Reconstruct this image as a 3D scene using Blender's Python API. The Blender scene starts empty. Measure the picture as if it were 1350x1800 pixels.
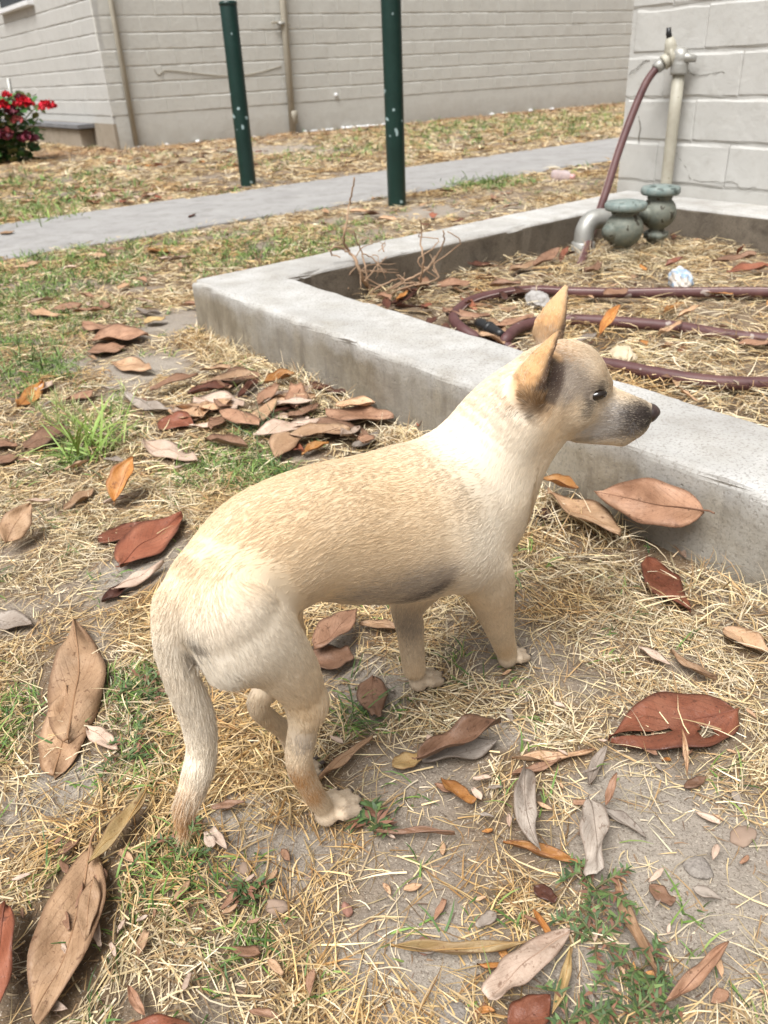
import bpy, bmesh, math, random
import numpy as np
from mathutils import Vector, Matrix

# ------------------------------------------------------------------ camera, sky, sun, exposure
SC = bpy.context.scene
COL = SC.collection
CAM_H = 0.60
PITCH, ROLL = math.radians(28.753), math.radians(2.923)
FPX, PW, PH = 1418.0, 1350.0, 1800.0
_c, _s = math.cos(PITCH), math.sin(PITCH)
FW = np.array([0, _c, -_s]); _u = np.array([0, _s, _c]); _r = np.array([1.0, 0, 0])
CDN = math.cos(ROLL) * (-_u) - math.sin(ROLL) * _r
CRT = math.sin(ROLL) * (-_u) + math.cos(ROLL) * _r
CPOS = np.array([0, 0, CAM_H])
cd = bpy.data.cameras.new('camera'); cam = bpy.data.objects.new('camera', cd); COL.objects.link(cam)
m = Matrix.Identity(4)
for i in range(3):
    m[i][0] = CRT[i]; m[i][1] = -CDN[i]; m[i][2] = -FW[i]; m[i][3] = CPOS[i]
cam.matrix_world = m
cd.sensor_fit = 'HORIZONTAL'; cd.sensor_width = 36.0; cd.lens = 36.0 * FPX / PW
cd.clip_start = 0.02; cd.clip_end = 500
cd.dof.use_dof = True; cd.dof.focus_distance = 0.74; cd.dof.aperture_fstop = 16
SC.camera = cam

w = bpy.data.worlds.new('World'); SC.world = w; w.use_nodes = True
nt = w.node_tree; nt.nodes.clear()
SUN_EL, SUN_AZ = math.radians(61), math.radians(238)      # azimuth: direction the light comes from, counted from +x
sky = nt.nodes.new('ShaderNodeTexSky'); sky.sky_type = 'NISHITA'; sky.sun_disc = False
sky.sun_elevation = SUN_EL; sky.sun_rotation = math.radians(90) - SUN_AZ
sky.air_density = 1.0; sky.dust_density = 6.0; sky.ozone_density = 0.6
hs = nt.nodes.new('ShaderNodeHueSaturation'); hs.inputs['Saturation'].default_value = 0.08
bg = nt.nodes.new('ShaderNodeBackground'); bg.inputs['Strength'].default_value = 0.095
wo = nt.nodes.new('ShaderNodeOutputWorld')
nt.links.new(sky.outputs[0], hs.inputs['Color']); nt.links.new(hs.outputs[0], bg.inputs[0]); nt.links.new(bg.outputs[0], wo.inputs[0])
sd = bpy.data.lights.new('sun', 'SUN'); sd.energy = 3.3; sd.angle = math.radians(34); sd.color = (1.0, 0.99, 0.975)
so = bpy.data.objects.new('sun', sd); COL.objects.link(so)
_d = Vector((math.cos(SUN_EL) * math.cos(SUN_AZ), math.cos(SUN_EL) * math.sin(SUN_AZ), math.sin(SUN_EL)))
so.rotation_euler = _d.to_track_quat('Z', 'Y').to_euler()
SC.view_settings.view_transform = 'Standard'; SC.view_settings.look = 'None'
SC.view_settings.exposure = 0.41; SC.view_settings.gamma = 1.0
SC.render.engine = 'CYCLES'
SC.cycles.use_denoising = True
SC.cycles.max_bounces = 6; SC.cycles.diffuse_bounces = 3; SC.cycles.glossy_bounces = 2; SC.cycles.transparent_max_bounces = 8
SC.cycles_curves.shape = 'RIBBONS'

# ------------------------------------------------------------------ helpers
rng = np.random.default_rng(7)
random.seed(7)
def vray(x, y): return FW + CRT * (x - PW / 2) / FPX + CDN * (y - PH / 2) / FPX
def G(x, y, z=0.0):                     # the point of the level z seen at x, y of the photograph
    d = vray(x, y); return CPOS + d * ((z - CAM_H) / d[2])
def onp(x, y, p, n):                    # the point of a plane
    d = vray(x, y); n = np.asarray(n, float); return CPOS + d * (np.dot(np.asarray(p) - CPOS, n) / np.dot(d, n))
def tag(o, label=None, cat=None, group=None, kind=None):
    if label: o['label'] = label
    if cat: o['category'] = cat
    if group: o['group'] = group
    if kind: o['kind'] = kind
    return o
def link(name, me, mt=None, parent=None, loc=None):
    o = bpy.data.objects.new(name, me); COL.objects.link(o)
    if mt is not None and me is not None and len(me.materials) == 0: me.materials.append(mt)
    if parent is not None: o.parent = parent
    if loc is not None: o.location = loc
    return o
def empty(name, loc=(0, 0, 0), rz=0.0):
    o = bpy.data.objects.new(name, None); COL.objects.link(o); o.location = loc; o.rotation_euler = (0, 0, rz)
    o.empty_display_size = 0.05; return o
def mesh_np(name, V, F_, smooth=True):
    me = bpy.data.meshes.new(name); V = np.asarray(V, np.float32); F_ = np.asarray(F_, np.int32); k = F_.shape[1]
    me.vertices.add(len(V)); me.vertices.foreach_set('co', V.ravel())
    me.loops.add(F_.size); me.loops.foreach_set('vertex_index', F_.ravel())
    me.polygons.add(len(F_)); me.polygons.foreach_set('loop_start', np.arange(0, F_.size, k, dtype=np.int32))
    me.polygons.foreach_set('use_smooth', np.full(len(F_), smooth))
    me.update(calc_edges=True); me.validate(); return me
def col_attr(me, C, name='Col'):
    a = me.attributes.new(name, 'FLOAT_COLOR', 'POINT'); c = np.ones((len(C), 4), np.float32); c[:, :3] = C
    a.data.foreach_set('color', c.ravel())
def mesh_bm(name, bm, smooth=False):
    me = bpy.data.meshes.new(name); bm.to_mesh(me); bm.free()
    if smooth: me.polygons.foreach_set('use_smooth', np.full(len(me.polygons), True))
    return me
def box_bm(sx, sy, sz, bev=0.0, seg=2, cen=(0, 0, 0)):
    bm = bmesh.new(); bmesh.ops.create_cube(bm, size=1.0)
    for v in bm.verts: v.co = Vector((v.co.x * sx + cen[0], v.co.y * sy + cen[1], v.co.z * sz + cen[2]))
    if bev: bmesh.ops.bevel(bm, geom=bm.edges[:], offset=bev, segments=seg, affect='EDGES', profile=0.5)
    return bm
def crom(P, n=8):
    P = np.array(P, float); P = np.vstack([2 * P[0] - P[1], P, 2 * P[-1] - P[-2]]); o = []
    for i in range(1, len(P) - 2):
        a, b, c, d = P[i - 1:i + 3]
        for t in np.arange(n) / n:
            o.append(.5 * (2 * b + (c - a) * t + (2 * a - 5 * b + 4 * c - d) * t * t + (3 * b - a - 3 * c + d) * t ** 3))
    o.append(P[-2]); return np.array(o)
def tube(P, R, seg=10, cap=True):       # one tube along points with radii -> verts, quads
    P = np.asarray(P, float); R = np.broadcast_to(np.asarray(R, float), (len(P),)); T = np.gradient(P, axis=0)
    T /= np.linalg.norm(T, axis=1)[:, None] + 1e-12
    n = np.array([0, 0, 1.0]) if abs(T[0][2]) < .9 else np.array([1.0, 0, 0]); V = []
    for i in range(len(P)):
        n = n - T[i] * (n @ T[i]); n /= np.linalg.norm(n) + 1e-12; b = np.cross(T[i], n)
        a = np.linspace(0, 2 * math.pi, seg, endpoint=False)
        V.append(P[i] + R[i] * (np.cos(a)[:, None] * n + np.sin(a)[:, None] * b))
    V = np.concatenate(V); Q = []
    for i in range(len(P) - 1):
        for j in range(seg):
            k = (j + 1) % seg; Q.append((i * seg + j, i * seg + k, (i + 1) * seg + k, (i + 1) * seg + j))
    if cap:
        c0 = len(V); V = np.vstack([V, P[0], P[-1]])
        for j in range(seg):
            k = (j + 1) % seg; Q.append((c0, k, j, c0)); e = (len(P) - 1) * seg; Q.append((c0 + 1, e + j, e + k, c0 + 1))
    return V, Q
def tube_mesh(name, P, R, seg=10):
    V, Q = tube(P, R, seg); me = bpy.data.meshes.new(name)
    me.from_pydata([tuple(v) for v in V], [], [tuple(dict.fromkeys(q)) for q in Q]); me.polygons.foreach_set('use_smooth', np.full(len(me.polygons), True))
    return me
def lathe_mesh(name, prof, seg=24, flute=None):   # profile (r, z) list
    V = []; Q = []
    for i, (r, z) in enumerate(prof):
        for j in range(seg):
            a = 2 * math.pi * j / seg; rr = r * (1 + (flute if flute and j % 2 else 0)); V.append((rr * math.cos(a), rr * math.sin(a), z))
    for i in range(len(prof) - 1):
        for j in range(seg): k = (j + 1) % seg; Q.append((i * seg + j, i * seg + k, (i + 1) * seg + k, (i + 1) * seg + j))
    me = bpy.data.meshes.new(name); me.from_pydata(V, [], Q); me.polygons.foreach_set('use_smooth', np.full(len(me.polygons), True)); return me
def vnoise(x, y, s=0):                  # value noise, 0..1
    xi = np.floor(x).astype(np.int64); yi = np.floor(y).astype(np.int64); fx = x - xi; fy = y - yi
    fx = fx * fx * (3 - 2 * fx); fy = fy * fy * (3 - 2 * fy)
    def h(a, b):
        n = (a * 374761393 + b * 668265263 + s * 1442695041) & 0xffffffff
        n = ((n ^ (n >> 13)) * 1274126177) & 0xffffffff
        return ((n ^ (n >> 16)) & 0xffff) / 65535.0
    return (h(xi, yi) * (1 - fx) + h(xi + 1, yi) * fx) * (1 - fy) + (h(xi, yi + 1) * (1 - fx) + h(xi + 1, yi + 1) * fx) * fy
def fbm(x, y, s=0, o=4):
    t = 0; a = .5
    for i in range(o): t = t + a * vnoise(x * 2 ** i, y * 2 ** i, s + i * 17); a *= .5
    return t / (1 - .5 ** o)

# ------------------------------------------------------------------ materials
class NT:
    def __init__(s, name):
        s.m = bpy.data.materials.new(name); s.m.use_nodes = True; s.t = s.m.node_tree; s.t.nodes.clear()
        s.out = s.n('ShaderNodeOutputMaterial'); s.b = s.n('ShaderNodeBsdfPrincipled'); s.l(s.b.outputs[0], s.out.inputs[0])
    def n(s, t, **k):
        x = s.t.nodes.new(t)
        for a, v in k.items():
            if hasattr(x, a) and a not in ('Scale',): setattr(x, a, v)
            else: x.inputs[a].default_value = v
        return x
    def l(s, a, b): s.t.links.new(a, b)
    def coord(s, kind='Object'): return s.n('ShaderNodeTexCoord').outputs[kind]
    def noise(s, vec, scale, detail=6, rough=.55, dist=0.0):
        x = s.n('ShaderNodeTexNoise'); x.inputs['Scale'].default_value = scale; x.inputs['Detail'].default_value = detail
        x.inputs['Roughness'].default_value = rough; x.inputs['Distortion'].default_value = dist
        if vec is not None: s.l(vec, x.inputs['Vector'])
        return x.outputs['Fac']
    def ramp(s, fac, stops, interp='LINEAR'):
        r = s.n('ShaderNodeValToRGB'); r.color_ramp.interpolation = interp; e = r.color_ramp.elements
        while len(e) < len(stops): e.new(.5)
        for k, (p, c) in zip(e, stops):
            k.position = p; k.color = (*c, 1) if len(c) == 3 else c
        s.l(fac, r.inputs[0]); return r.outputs[0]
    def mix(s, fac, a, b, mode='MIX'):
        x = s.n('ShaderNodeMix'); x.data_type = 'RGBA'; x.blend_type = mode
        for v, i in ((fac, 0), (a, 6), (b, 7)):
            if hasattr(v, 'is_linked') or hasattr(v, 'links'): s.l(v, x.inputs[i])
            elif isinstance(v, (int, float)): x.inputs[i].default_value = v
            else: x.inputs[i].default_value = (*v, 1)
        return x.outputs[2]
    def math(s, op, a, b=0.0):
        x = s.n('ShaderNodeMath'); x.operation = op
        for v, i in ((a, 0), (b, 1)):
            if hasattr(v, 'links'): s.l(v, x.inputs[i])
            else: x.inputs[i].default_value = v
        return x.outputs[0]
    def bump(s, h, strength=.4, dist=.01, prev=None):
        x = s.n('ShaderNodeBump'); x.inputs['Strength'].default_value = strength; x.inputs['Distance'].default_value = dist
        s.l(h, x.inputs['Height'])
        if prev is not None: s.l(prev, x.inputs['Normal'])
        return x.outputs[0]
    def fin(s, col, rough=.8, normal=None, spec=.3, metal=0.0):
        if hasattr(col, 'links'): s.l(col, s.b.inputs['Base Color'])
        else: s.b.inputs['Base Color'].default_value = (*col, 1)
        if hasattr(rough, 'links'): s.l(rough, s.b.inputs['Roughness'])
        else: s.b.inputs['Roughness'].default_value = rough
        s.b.inputs['Specular IOR Level'].default_value = spec; s.b.inputs['Metallic'].default_value = metal
        if normal is not None: s.l(normal, s.b.inputs['Normal'])
        return s.m
def world_pos(t): return t.n('ShaderNodeNewGeometry').outputs['Position']

def paint_mat(name, base, alt, dirt):
    t = NT(name); P = world_pos(t)
    c = t.ramp(t.noise(P, 3.0, 5), [(.3, base), (.7, alt)])
    c = t.mix(t.ramp(t.noise(P, 26, 6, .65), [(.52, (0, 0, 0)), (.75, (.35, .35, .35))]), c, dirt)
    z = t.n('ShaderNodeSeparateXYZ'); t.l(P, z.inputs[0])
    low = t.ramp(t.math('ADD', z.outputs[2], t.math('MULTIPLY', t.noise(P, 9, 5), .22)), [(.10, (.75, .75, .75)), (.34, (0, 0, 0))])
    c = t.mix(low, c, dirt)
    n1 = t.bump(t.noise(P, 55, 6, .6), .22, .005)
    n2 = t.bump(t.noise(P, 14, 4, .5, .6), .22, .015, n1)
    return t.fin(c, .7, n2, .25)
M = {}
M['wall_beige'] = paint_mat('beige_wall_paint', (.585, .575, .53), (.54, .53, .49), (.39, .365, .315))
M['wall_grey'] = paint_mat('pale_grey_wall_paint', (.50, .49, .462), (.455, .447, .42), (.33, .31, .275))
def concrete(name, c1, c2, stain, scale=1.0, pits=True):
    t = NT(name); P = world_pos(t)
    c = t.ramp(t.noise(P, 5 * scale, 8, .65), [(.3, c1), (.65, c2)])
    st = t.ramp(t.noise(P, 9 * scale, 8, .7, .5), [(.5, (0, 0, 0)), (.72, (.75, .75, .75))])
    c = t.mix(st, c, stain)
    c = t.mix(t.ramp(t.noise(P, 260, 3, .6), [(.35, (.5, .5, .5)), (.5, (0, 0, 0))]), c, stain)
    h = t.noise(P, 120, 5, .7); nrm = t.bump(h, .3, .004)
    if pits:
        v = t.n('ShaderNodeTexVoronoi'); v.inputs['Scale'].default_value = 70; t.l(P, v.inputs['Vector'])
        nrm = t.bump(t.ramp(v.outputs['Distance'], [(0.0, (0, 0, 0)), (.16, (1, 1, 1))]), .35, .004, nrm)
    return t.fin(c, .88, nrm, .2)
def curb_mat():
    t = NT('weathered_curb_concrete'); P = world_pos(t)
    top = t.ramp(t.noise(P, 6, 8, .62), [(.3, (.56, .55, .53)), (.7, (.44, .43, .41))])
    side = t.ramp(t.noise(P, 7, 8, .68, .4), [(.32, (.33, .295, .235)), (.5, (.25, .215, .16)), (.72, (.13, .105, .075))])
    n = t.n('ShaderNodeSeparateXYZ'); t.l(t.n('ShaderNodeNewGeometry').outputs['True Normal'], n.inputs[0])
    z = t.n('ShaderNodeSeparateXYZ'); t.l(P, z.inputs[0])
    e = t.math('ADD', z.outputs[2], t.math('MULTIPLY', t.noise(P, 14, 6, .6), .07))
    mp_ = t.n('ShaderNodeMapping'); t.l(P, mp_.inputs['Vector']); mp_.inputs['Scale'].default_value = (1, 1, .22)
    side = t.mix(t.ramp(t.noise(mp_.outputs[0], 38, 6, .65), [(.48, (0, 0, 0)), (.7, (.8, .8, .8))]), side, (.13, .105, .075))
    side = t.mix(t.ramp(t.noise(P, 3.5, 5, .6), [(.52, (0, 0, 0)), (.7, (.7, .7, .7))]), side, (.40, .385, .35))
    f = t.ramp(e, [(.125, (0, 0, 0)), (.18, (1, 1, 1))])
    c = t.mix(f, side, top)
    c = t.mix(t.ramp(t.noise(P, 240, 3, .6), [(.36, (.55, .55, .55)), (.47, (0, 0, 0))]), c, (.17, .15, .125))
    c = t.mix(t.ramp(t.noise(P, 2.2, 6, .6), [(.46, (0, 0, 0)), (.7, (.7, .7, .7))]), c, (.27, .255, .235))
    v = t.n('ShaderNodeTexVoronoi'); v.inputs['Scale'].default_value = 55; t.l(P, v.inputs['Vector'])
    nr = t.bump(t.noise(P, 150, 5, .7), .35, .004)
    nr = t.bump(t.ramp(v.outputs['Distance'], [(0, (0, 0, 0)), (.13, (1, 1, 1))]), .4, .005, nr)
    nr = t.bump(t.noise(P, 18, 4, .5), .3, .012, nr)
    return t.fin(c, .9, nr, .2)
M['curb'] = curb_mat()
M['curb_inner'] = concrete('dark_inner_concrete', (.20, .17, .135), (.135, .112, .085), (.055, .045, .035), 1.4)  # darker concrete for the curb faces that point into the bed
M['walk'] = concrete('grey_walk_concrete', (.37, .358, .345), (.30, .29, .28), (.19, .175, .16), 1.0, True)
M['base'] = concrete('stained_foundation', (.36, .31, .25), (.31, .265, .205), (.18, .145, .105), .6, False)
M['slate'] = concrete('slate_ledge', (.16, .16, .17), (.21, .21, .215), (.10, .10, .10), .8, False)
def soil_mat():
    t = NT('dry_soil'); P = world_pos(t)
    c = t.ramp(t.noise(P, 7, 8, .65), [(.3, (.28, .24, .20)), (.6, (.345, .30, .25)), (.78, (.40, .355, .30))])
    at = t.n('ShaderNodeAttribute'); at.attribute_name = 'thatch'
    c = t.mix(at.outputs['Fac'], c, t.ramp(t.noise(P, 60, 6, .7), [(.3, (.10, .065, .04)), (.7, (.25, .175, .105))]))
    c = t.mix(t.ramp(t.noise(P, 420, 3, .7), [(.36, (.8, .8, .8)), (.46, (0, 0, 0))]), c, (.15, .115, .085))
    c = t.mix(t.ramp(t.noise(P, 330, 2, .7), [(.6, (0, 0, 0)), (.68, (.8, .8, .8))]), c, (.50, .44, .36))
    v = t.n('ShaderNodeTexVoronoi'); v.inputs['Scale'].default_value = 120; t.l(P, v.inputs['Vector'])
    nr = t.bump(t.noise(P, 300, 5, .75), .6, .004)
    nr = t.bump(v.outputs['Distance'], .25, .003, nr); nr = t.bump(t.noise(P, 45, 5, .6), .6, .012, nr)
    return t.fin(c, .95, nr, .1)
M['soil'] = soil_mat()
def simple(name, c1, c2, scale=20, rough=.6, bump=.2, bs=80, spec=.3, metal=0.0, specks=None, dist=.004, coords='Object'):
    t = NT(name); P = t.coord(coords)
    c = t.ramp(t.noise(P, scale, 6, .6), [(.3, c1), (.7, c2)])
    if specks: c = t.mix(t.ramp(t.noise(P, specks[1], specks[3] if len(specks) > 3 else 2, .5), [(specks[2], (0, 0, 0)), (specks[2] + .02, (1, 1, 1))]), c, specks[0])
    return t.fin(c, rough, t.bump(t.noise(P, bs, 5, .6), bump, dist), spec, metal)
M['post'] = simple('dark_green_post_paint', (.004, .022, .017), (.008, .034, .027), 6, .34, .25, 60, .5, 0, ((.30, .40, .40), 15, .672, 1))
M['pipe_beige'] = simple('painted_pipe', (.42, .385, .315), (.36, .33, .265), 10, .6, .2, 50)
M['pipe_cream'] = simple('cream_painted_pipe', (.44, .42, .345), (.33, .30, .235), 14, .5, .2, 60, .4, 0, ((.16, .12, .07), 26, .68))
M['galv'] = simple('galvanised_metal', (.40, .395, .37), (.30, .29, .26), 30, .45, .25, 90, .5, .4)
M['bronze'] = simple('verdigris_bronze', (.11, .13, .11), (.23, .23, .185), 34, .6, .5, 60, .4, .15, ((.06, .055, .04), 34, .60))
M['bronze_cap'] = simple('verdigris_cap', (.14, .19, .18), (.27, .30, .275), 46, .55, .4, 90, .4, .1, ((.08, .10, .09), 50, .62))
M['hose'] = simple('maroon_hose_rubber', (.075, .028, .028), (.12, .052, .048), 18, .55, .15, 120, .5, 0, ((.30, .24, .21), 30, .70))
M['hose_stripe'] = simple('hose_stripe', (.42, .33, .30), (.35, .26, .24), 30, .5, .1, 90)
M['black_plastic'] = simple('black_plastic', (.012, .012, .013), (.02, .02, .02), 30, .4, .1, 90, .5)
M['white_paint'] = simple('white_sill_paint', (.78, .78, .78), (.70, .70, .70), 12, .5, .1, 60)
M['glass_dark'] = simple('window_glass', (.03, .035, .04), (.05, .055, .06), 2, .08, 0, 10, .6)
def attr_mat(name, rough=.75, spec=.2, trans=0.0, gloss=None):
    t = NT(name); a = t.n('ShaderNodeAttribute'); a.attribute_name = 'Col'
    t.fin(a.outputs['Color'], rough, None, spec)
    return t.m
M['straw'] = attr_mat('dry_straw', .7, .3)
M['green'] = attr_mat('green_blade', .55, .35)
M['skin'] = attr_mat('dog_skin', .85, .1)
M['fur'] = attr_mat('dog_hair', .72, .2)
# ------------------------------------------------------------------ layout of the place (metres, x right, y away)
A_DIR = np.array([math.cos(math.radians(-56.1)), math.sin(math.radians(-56.1)), 0])   # along the fronts, towards the camera
B_DIR = np.array([math.cos(math.radians(33.9)), math.sin(math.radians(33.9)), 0])     # along the back wall
N_A = -B_DIR                                                                           # outward normal of the fronts
N_B = A_DIR                                                                            # outward normal of the back wall
CURB_Z = 0.135
P0 = np.array([-0.483, 2.184, 0]); dF = np.array([math.cos(math.radians(-55)), math.sin(math.radians(-55)), 0])
dK = np.array([math.cos(math.radians(38.6)), math.sin(math.radians(38.6)), 0])
nF = np.array([-dF[1], dF[0], 0]); nK = np.array([dK[1], -dK[0], 0]); TH = 0.195
WC = np.array([0.992, 3.413, 0])                                   # corner of the near pale wall
def isect(p, d, q, e):
    k = np.array([[d[0], -e[0]], [d[1], -e[1]]]); s = np.linalg.solve(k, (q - p)[:2]); return p + d * s[0]
ST = 0.20                                                          # ledge at the foot of the near wall
Fo = P0 + dF * 3.0; Fi = Fo + nF * TH
Ic = isect(P0 + nF * TH, dF, P0 + nK * TH, dK)
Wl = WC + N_A * ST
Bi = isect(P0 + nK * TH, dK, Wl, A_DIR); Bo = isect(P0, dK, WC, A_DIR)
BW0 = G(208, 263)                                                  # corner of the far building
def side(p, o, d):                                                 # signed distance to the left of a line
    return -(p[..., 0] - o[0]) * d[1] + (p[..., 1] - o[1]) * d[0]
def in_planter(x, y, m=0.0):                                       # curb and all that it holds
    p = np.stack([x, y], -1)
    return (side(p, P0, dF) > -m) & (side(p, P0, dK) < m) & (side(p, WC, A_DIR) < 0.02)
def in_bed(x, y, m=0.0):                                           # only the soil inside
    p = np.stack([x, y], -1)
    return (side(p, P0, dF) > TH + m) & (side(p, P0, dK) < -TH - m) & (side(p, Wl, A_DIR) < -m)
PF0, PF1 = G(0, 397), G(1085, 244); PN0, PN1 = G(0, 448), G(679, 357)
pathd = (PF1 - PF0) / np.linalg.norm(PF1 - PF0)
pathn = np.array([-pathd[1], pathd[0], 0])
PWID = abs(side(PN0, PF0, pathd)) * .5 + abs(side(PN1, PF0, pathd)) * .5
def in_path(x, y, m=0.0):
    s = side(np.stack([x, y], -1), PF0, pathd); return (s < m) & (s > -PWID - m)
def behind_walls(x, y, m=0.0):
    p = np.stack([x, y], -1)
    far = (side(p, BW0, B_DIR) > -m) & (side(p, BW0, A_DIR) > -m)
    near = (side(p, WC, A_DIR) > -m) & (side(p, WC, B_DIR) < m)
    return far | near

# bare dirt, seen where the straw thins out: centre and half axes on the ground
BARE = [(1210, 1550, 235, 225), (740, 1700, 150, 110), (470, 1500, 110, 60), (130, 1385, 95, 60), (1100, 1400, 120, 70), (640, 1210, 70, 60), (235, 650, 80, 22),
        (120, 640, 60, 14), (420, 1440, 70, 50), (310, 570, 60, 25), (1010, 1720, 120, 90), (590, 1120, 45, 40), (1290, 1690, 90, 90), (880, 1290, 70, 25), (215, 1010, 60, 28), (760, 370, 70, 14), (480, 262, 90, 8)]
_b = []
for (x, y, rx, ry) in BARE:
    c = G(x, y); ex = G(x + rx, y) - c; ey = G(x, y + ry) - G(x, y - ry); _b.append((c, np.linalg.norm(ex), np.linalg.norm(ey) / 2, ex / np.linalg.norm(ex)))
def bare(x, y):
    t = np.zeros_like(x)
    w = (fbm(x * 14, y * 14, 5) - .5) * 1.1
    for c, rx, ry, e in _b:
        dx, dy = x - c[0], y - c[1]; a = dx * e[0] + dy * e[1]; b = -dx * e[1] + dy * e[0]
        t = np.maximum(t, np.clip(1.4 - np.sqrt((a / rx) ** 2 + (b / ry) ** 2) + w, 0, 1))
    return t
def ground_z(x, y):
    d = np.hypot(x, y - .8); k = np.exp(-(d / 4) ** 2)
    z = (fbm(x * 3, y * 3, 2) - .5) * .022 + (fbm(x * 22, y * 22, 3, 3) - .5) * .007 - bare(x, y) * .004
    return z * k - .002

# ------------------------------------------------------------------ ground, path, planter
def axis(lo, hi, c, s0, g):
    o = [c]; st = s0
    while o[-1] < hi: o.append(o[-1] + st); st *= g
    p = [c]; st = s0
    while p[-1] > lo: p.append(p[-1] - st); st *= g
    return np.array(p[:0:-1] + o)
xs = axis(-90, 90, 0.1, .012, 1.016); ys = axis(-60, 130, 0.8, .012, 1.016)
X, Y = np.meshgrid(xs, ys); Z = ground_z(X, Y)
Z = np.where(in_planter(X, Y, -.03), np.minimum(Z, -.004), Z); Z = np.where(in_path(X, Y, -.05), -.012, Z)
nx, ny = len(xs), len(ys); I = np.arange(nx * ny).reshape(ny, nx)
Q = np.stack([I[:-1, :-1], I[:-1, 1:], I[1:, 1:], I[1:, :-1]], -1).reshape(-1, 4)
gme = mesh_np('ground', np.stack([X, Y, Z], -1).reshape(-1, 3), Q)
a_ = gme.attributes.new('thatch', 'FLOAT', 'POINT'); a_.data.foreach_set('value', (np.clip(1.0 - bare(X, Y) * 1.5, 0, 1) * np.clip((fbm(X * 7, Y * 7, 31) - .2) * 4, .35, 1.0)).astype(np.float32).ravel())
tag(link('ground', gme, M['soil']), 'dry bare soil yard ground under straw and litter', kind='structure')

path = empty('path', tuple(PF0)); tag(path, 'narrow grey concrete walk crossing the lawn', kind='structure')
L0 = -3.2; cuts = [L0, -1.4, float((G(330, 352) - PF0) @ pathd), float((G(700, 305) - PF0) @ pathd) - .25, float((G(845, 280) - PF0) @ pathd), float((G(845, 280) - PF0) @ pathd) + 1.5, float((G(845, 280) - PF0) @ pathd) + 3.0, 9.5]
ang = math.atan2(pathd[1], pathd[0])
for a, b in zip(cuts[:-1], cuts[1:]):
    bm = box_bm(b - a - .009, PWID, .06, .006, 2)
    o = link('slab', mesh_bm('slab', bm), M['walk'], path, ((a + b) / 2 * pathd[0] + pathn[0] * -PWID / 2, (a + b) / 2 * pathd[1] + pathn[1] * -PWID / 2, -.022 + random.uniform(-.002, .002)))
    o.rotation_euler = (random.uniform(-.003, .003), random.uniform(-.003, .003), ang + random.uniform(-.002, .002))

poly = [P0, Fo, Fi, Ic, Bi, Wl + A_DIR * 3.0, WC + A_DIR * 3.0 - N_A * .004, WC + B_DIR * .004, Bo]
bm = bmesh.new(); vs = [bm.verts.new((p[0], p[1], -.06)) for p in poly]; f = bm.faces.new(vs); f.normal_update()
r = bmesh.ops.extrude_face_region(bm, geom=[f]); up = [v for v in r['geom'] if isinstance(v, bmesh.types.BMVert)]
for v in up: v.co.z = CURB_Z
bmesh.ops.recalc_face_normals(bm, faces=bm.faces[:])
top = [e for e in bm.edges if all(v.co.z > .1 for v in e.verts) and len(e.link_faces) == 2 and any(abs(fc.normal.z) < .5 for fc in e.link_faces)]
ver = [e for e in bm.edges if abs(e.verts[0].co.z - e.verts[1].co.z) > .1]
bmesh.ops.bevel(bm, geom=top + ver, offset=.013, segments=4, affect='EDGES', profile=.5)
for v in bm.verts:
    if v.co.z > .09: v.co += Vector(((vnoise(np.array(v.co.x * 9), np.array(v.co.y * 9), 4) - .5) * .006, 0, (vnoise(np.array(v.co.x * 5), np.array(v.co.y * 5), 9) - .5) * .008))
bm.normal_update()
for k in range(1, 75):
    bmesh.ops.bisect_plane(bm, geom=bm.verts[:] + bm.edges[:] + bm.faces[:], plane_co=P0 + dF * (.04 * k - .02), plane_no=dF)
for k in range(1, 48): bmesh.ops.bisect_plane(bm, geom=bm.verts[:] + bm.edges[:] + bm.faces[:], plane_co=P0 + dK * (.04 * k - .02), plane_no=dK)
bm.normal_update()
for v in bm.verts:
    if v.co.z > .10:
        c = [np.array(q) for q in (v.co.x * 34, v.co.y * 34 + v.co.z * 60)]; n = v.normal; a = float(fbm(c[0], c[1], 12, 2)) - .5; b = max(0, float(fbm(c[0] * .45, c[1] * .45, 19, 2)) - .62)
        if abs(n.z) > .05 and abs(n.z) < .97: v.co -= n * (a * .006 + b * .05)
bm.normal_update()
inn = np.array([.6, 1.9])
me = bpy.data.meshes.new('planter_curb')
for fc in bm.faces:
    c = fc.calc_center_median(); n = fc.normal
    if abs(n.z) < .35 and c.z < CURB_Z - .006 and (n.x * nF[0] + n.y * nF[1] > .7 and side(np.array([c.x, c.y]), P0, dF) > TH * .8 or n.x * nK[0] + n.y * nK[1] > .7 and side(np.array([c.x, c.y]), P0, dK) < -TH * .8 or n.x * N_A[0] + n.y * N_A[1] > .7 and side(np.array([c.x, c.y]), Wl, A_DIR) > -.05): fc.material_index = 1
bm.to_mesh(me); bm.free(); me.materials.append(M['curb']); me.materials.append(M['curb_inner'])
curb = tag(link('planter_curb', me, M['curb']), 'weathered concrete curb enclosing the planting bed beside the pale wall', 'curb')
bed = [Ic + (nF + nK) * -.0, Fi, Wl + A_DIR * 3.0, Bi]
gx, gy = np.meshgrid(np.linspace(-.5, 2.6, 130), np.linspace(-.6, 3.4, 160))
gz = .02 + (fbm(gx * 5, gy * 5, 8) - .5) * .03 + (fbm(gx * 25, gy * 25, 9) - .5) * .01
I = np.arange(gx.size).reshape(gx.shape); Q = np.stack([I[:-1, :-1], I[:-1, 1:], I[1:, 1:], I[1:, :-1]], -1).reshape(-1, 4)
ok = in_bed(gx, gy, -.06).ravel(); Q = Q[ok[Q].all(1)]
used = np.unique(Q); mp = np.full(gx.size, -1); mp[used] = np.arange(len(used))
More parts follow.
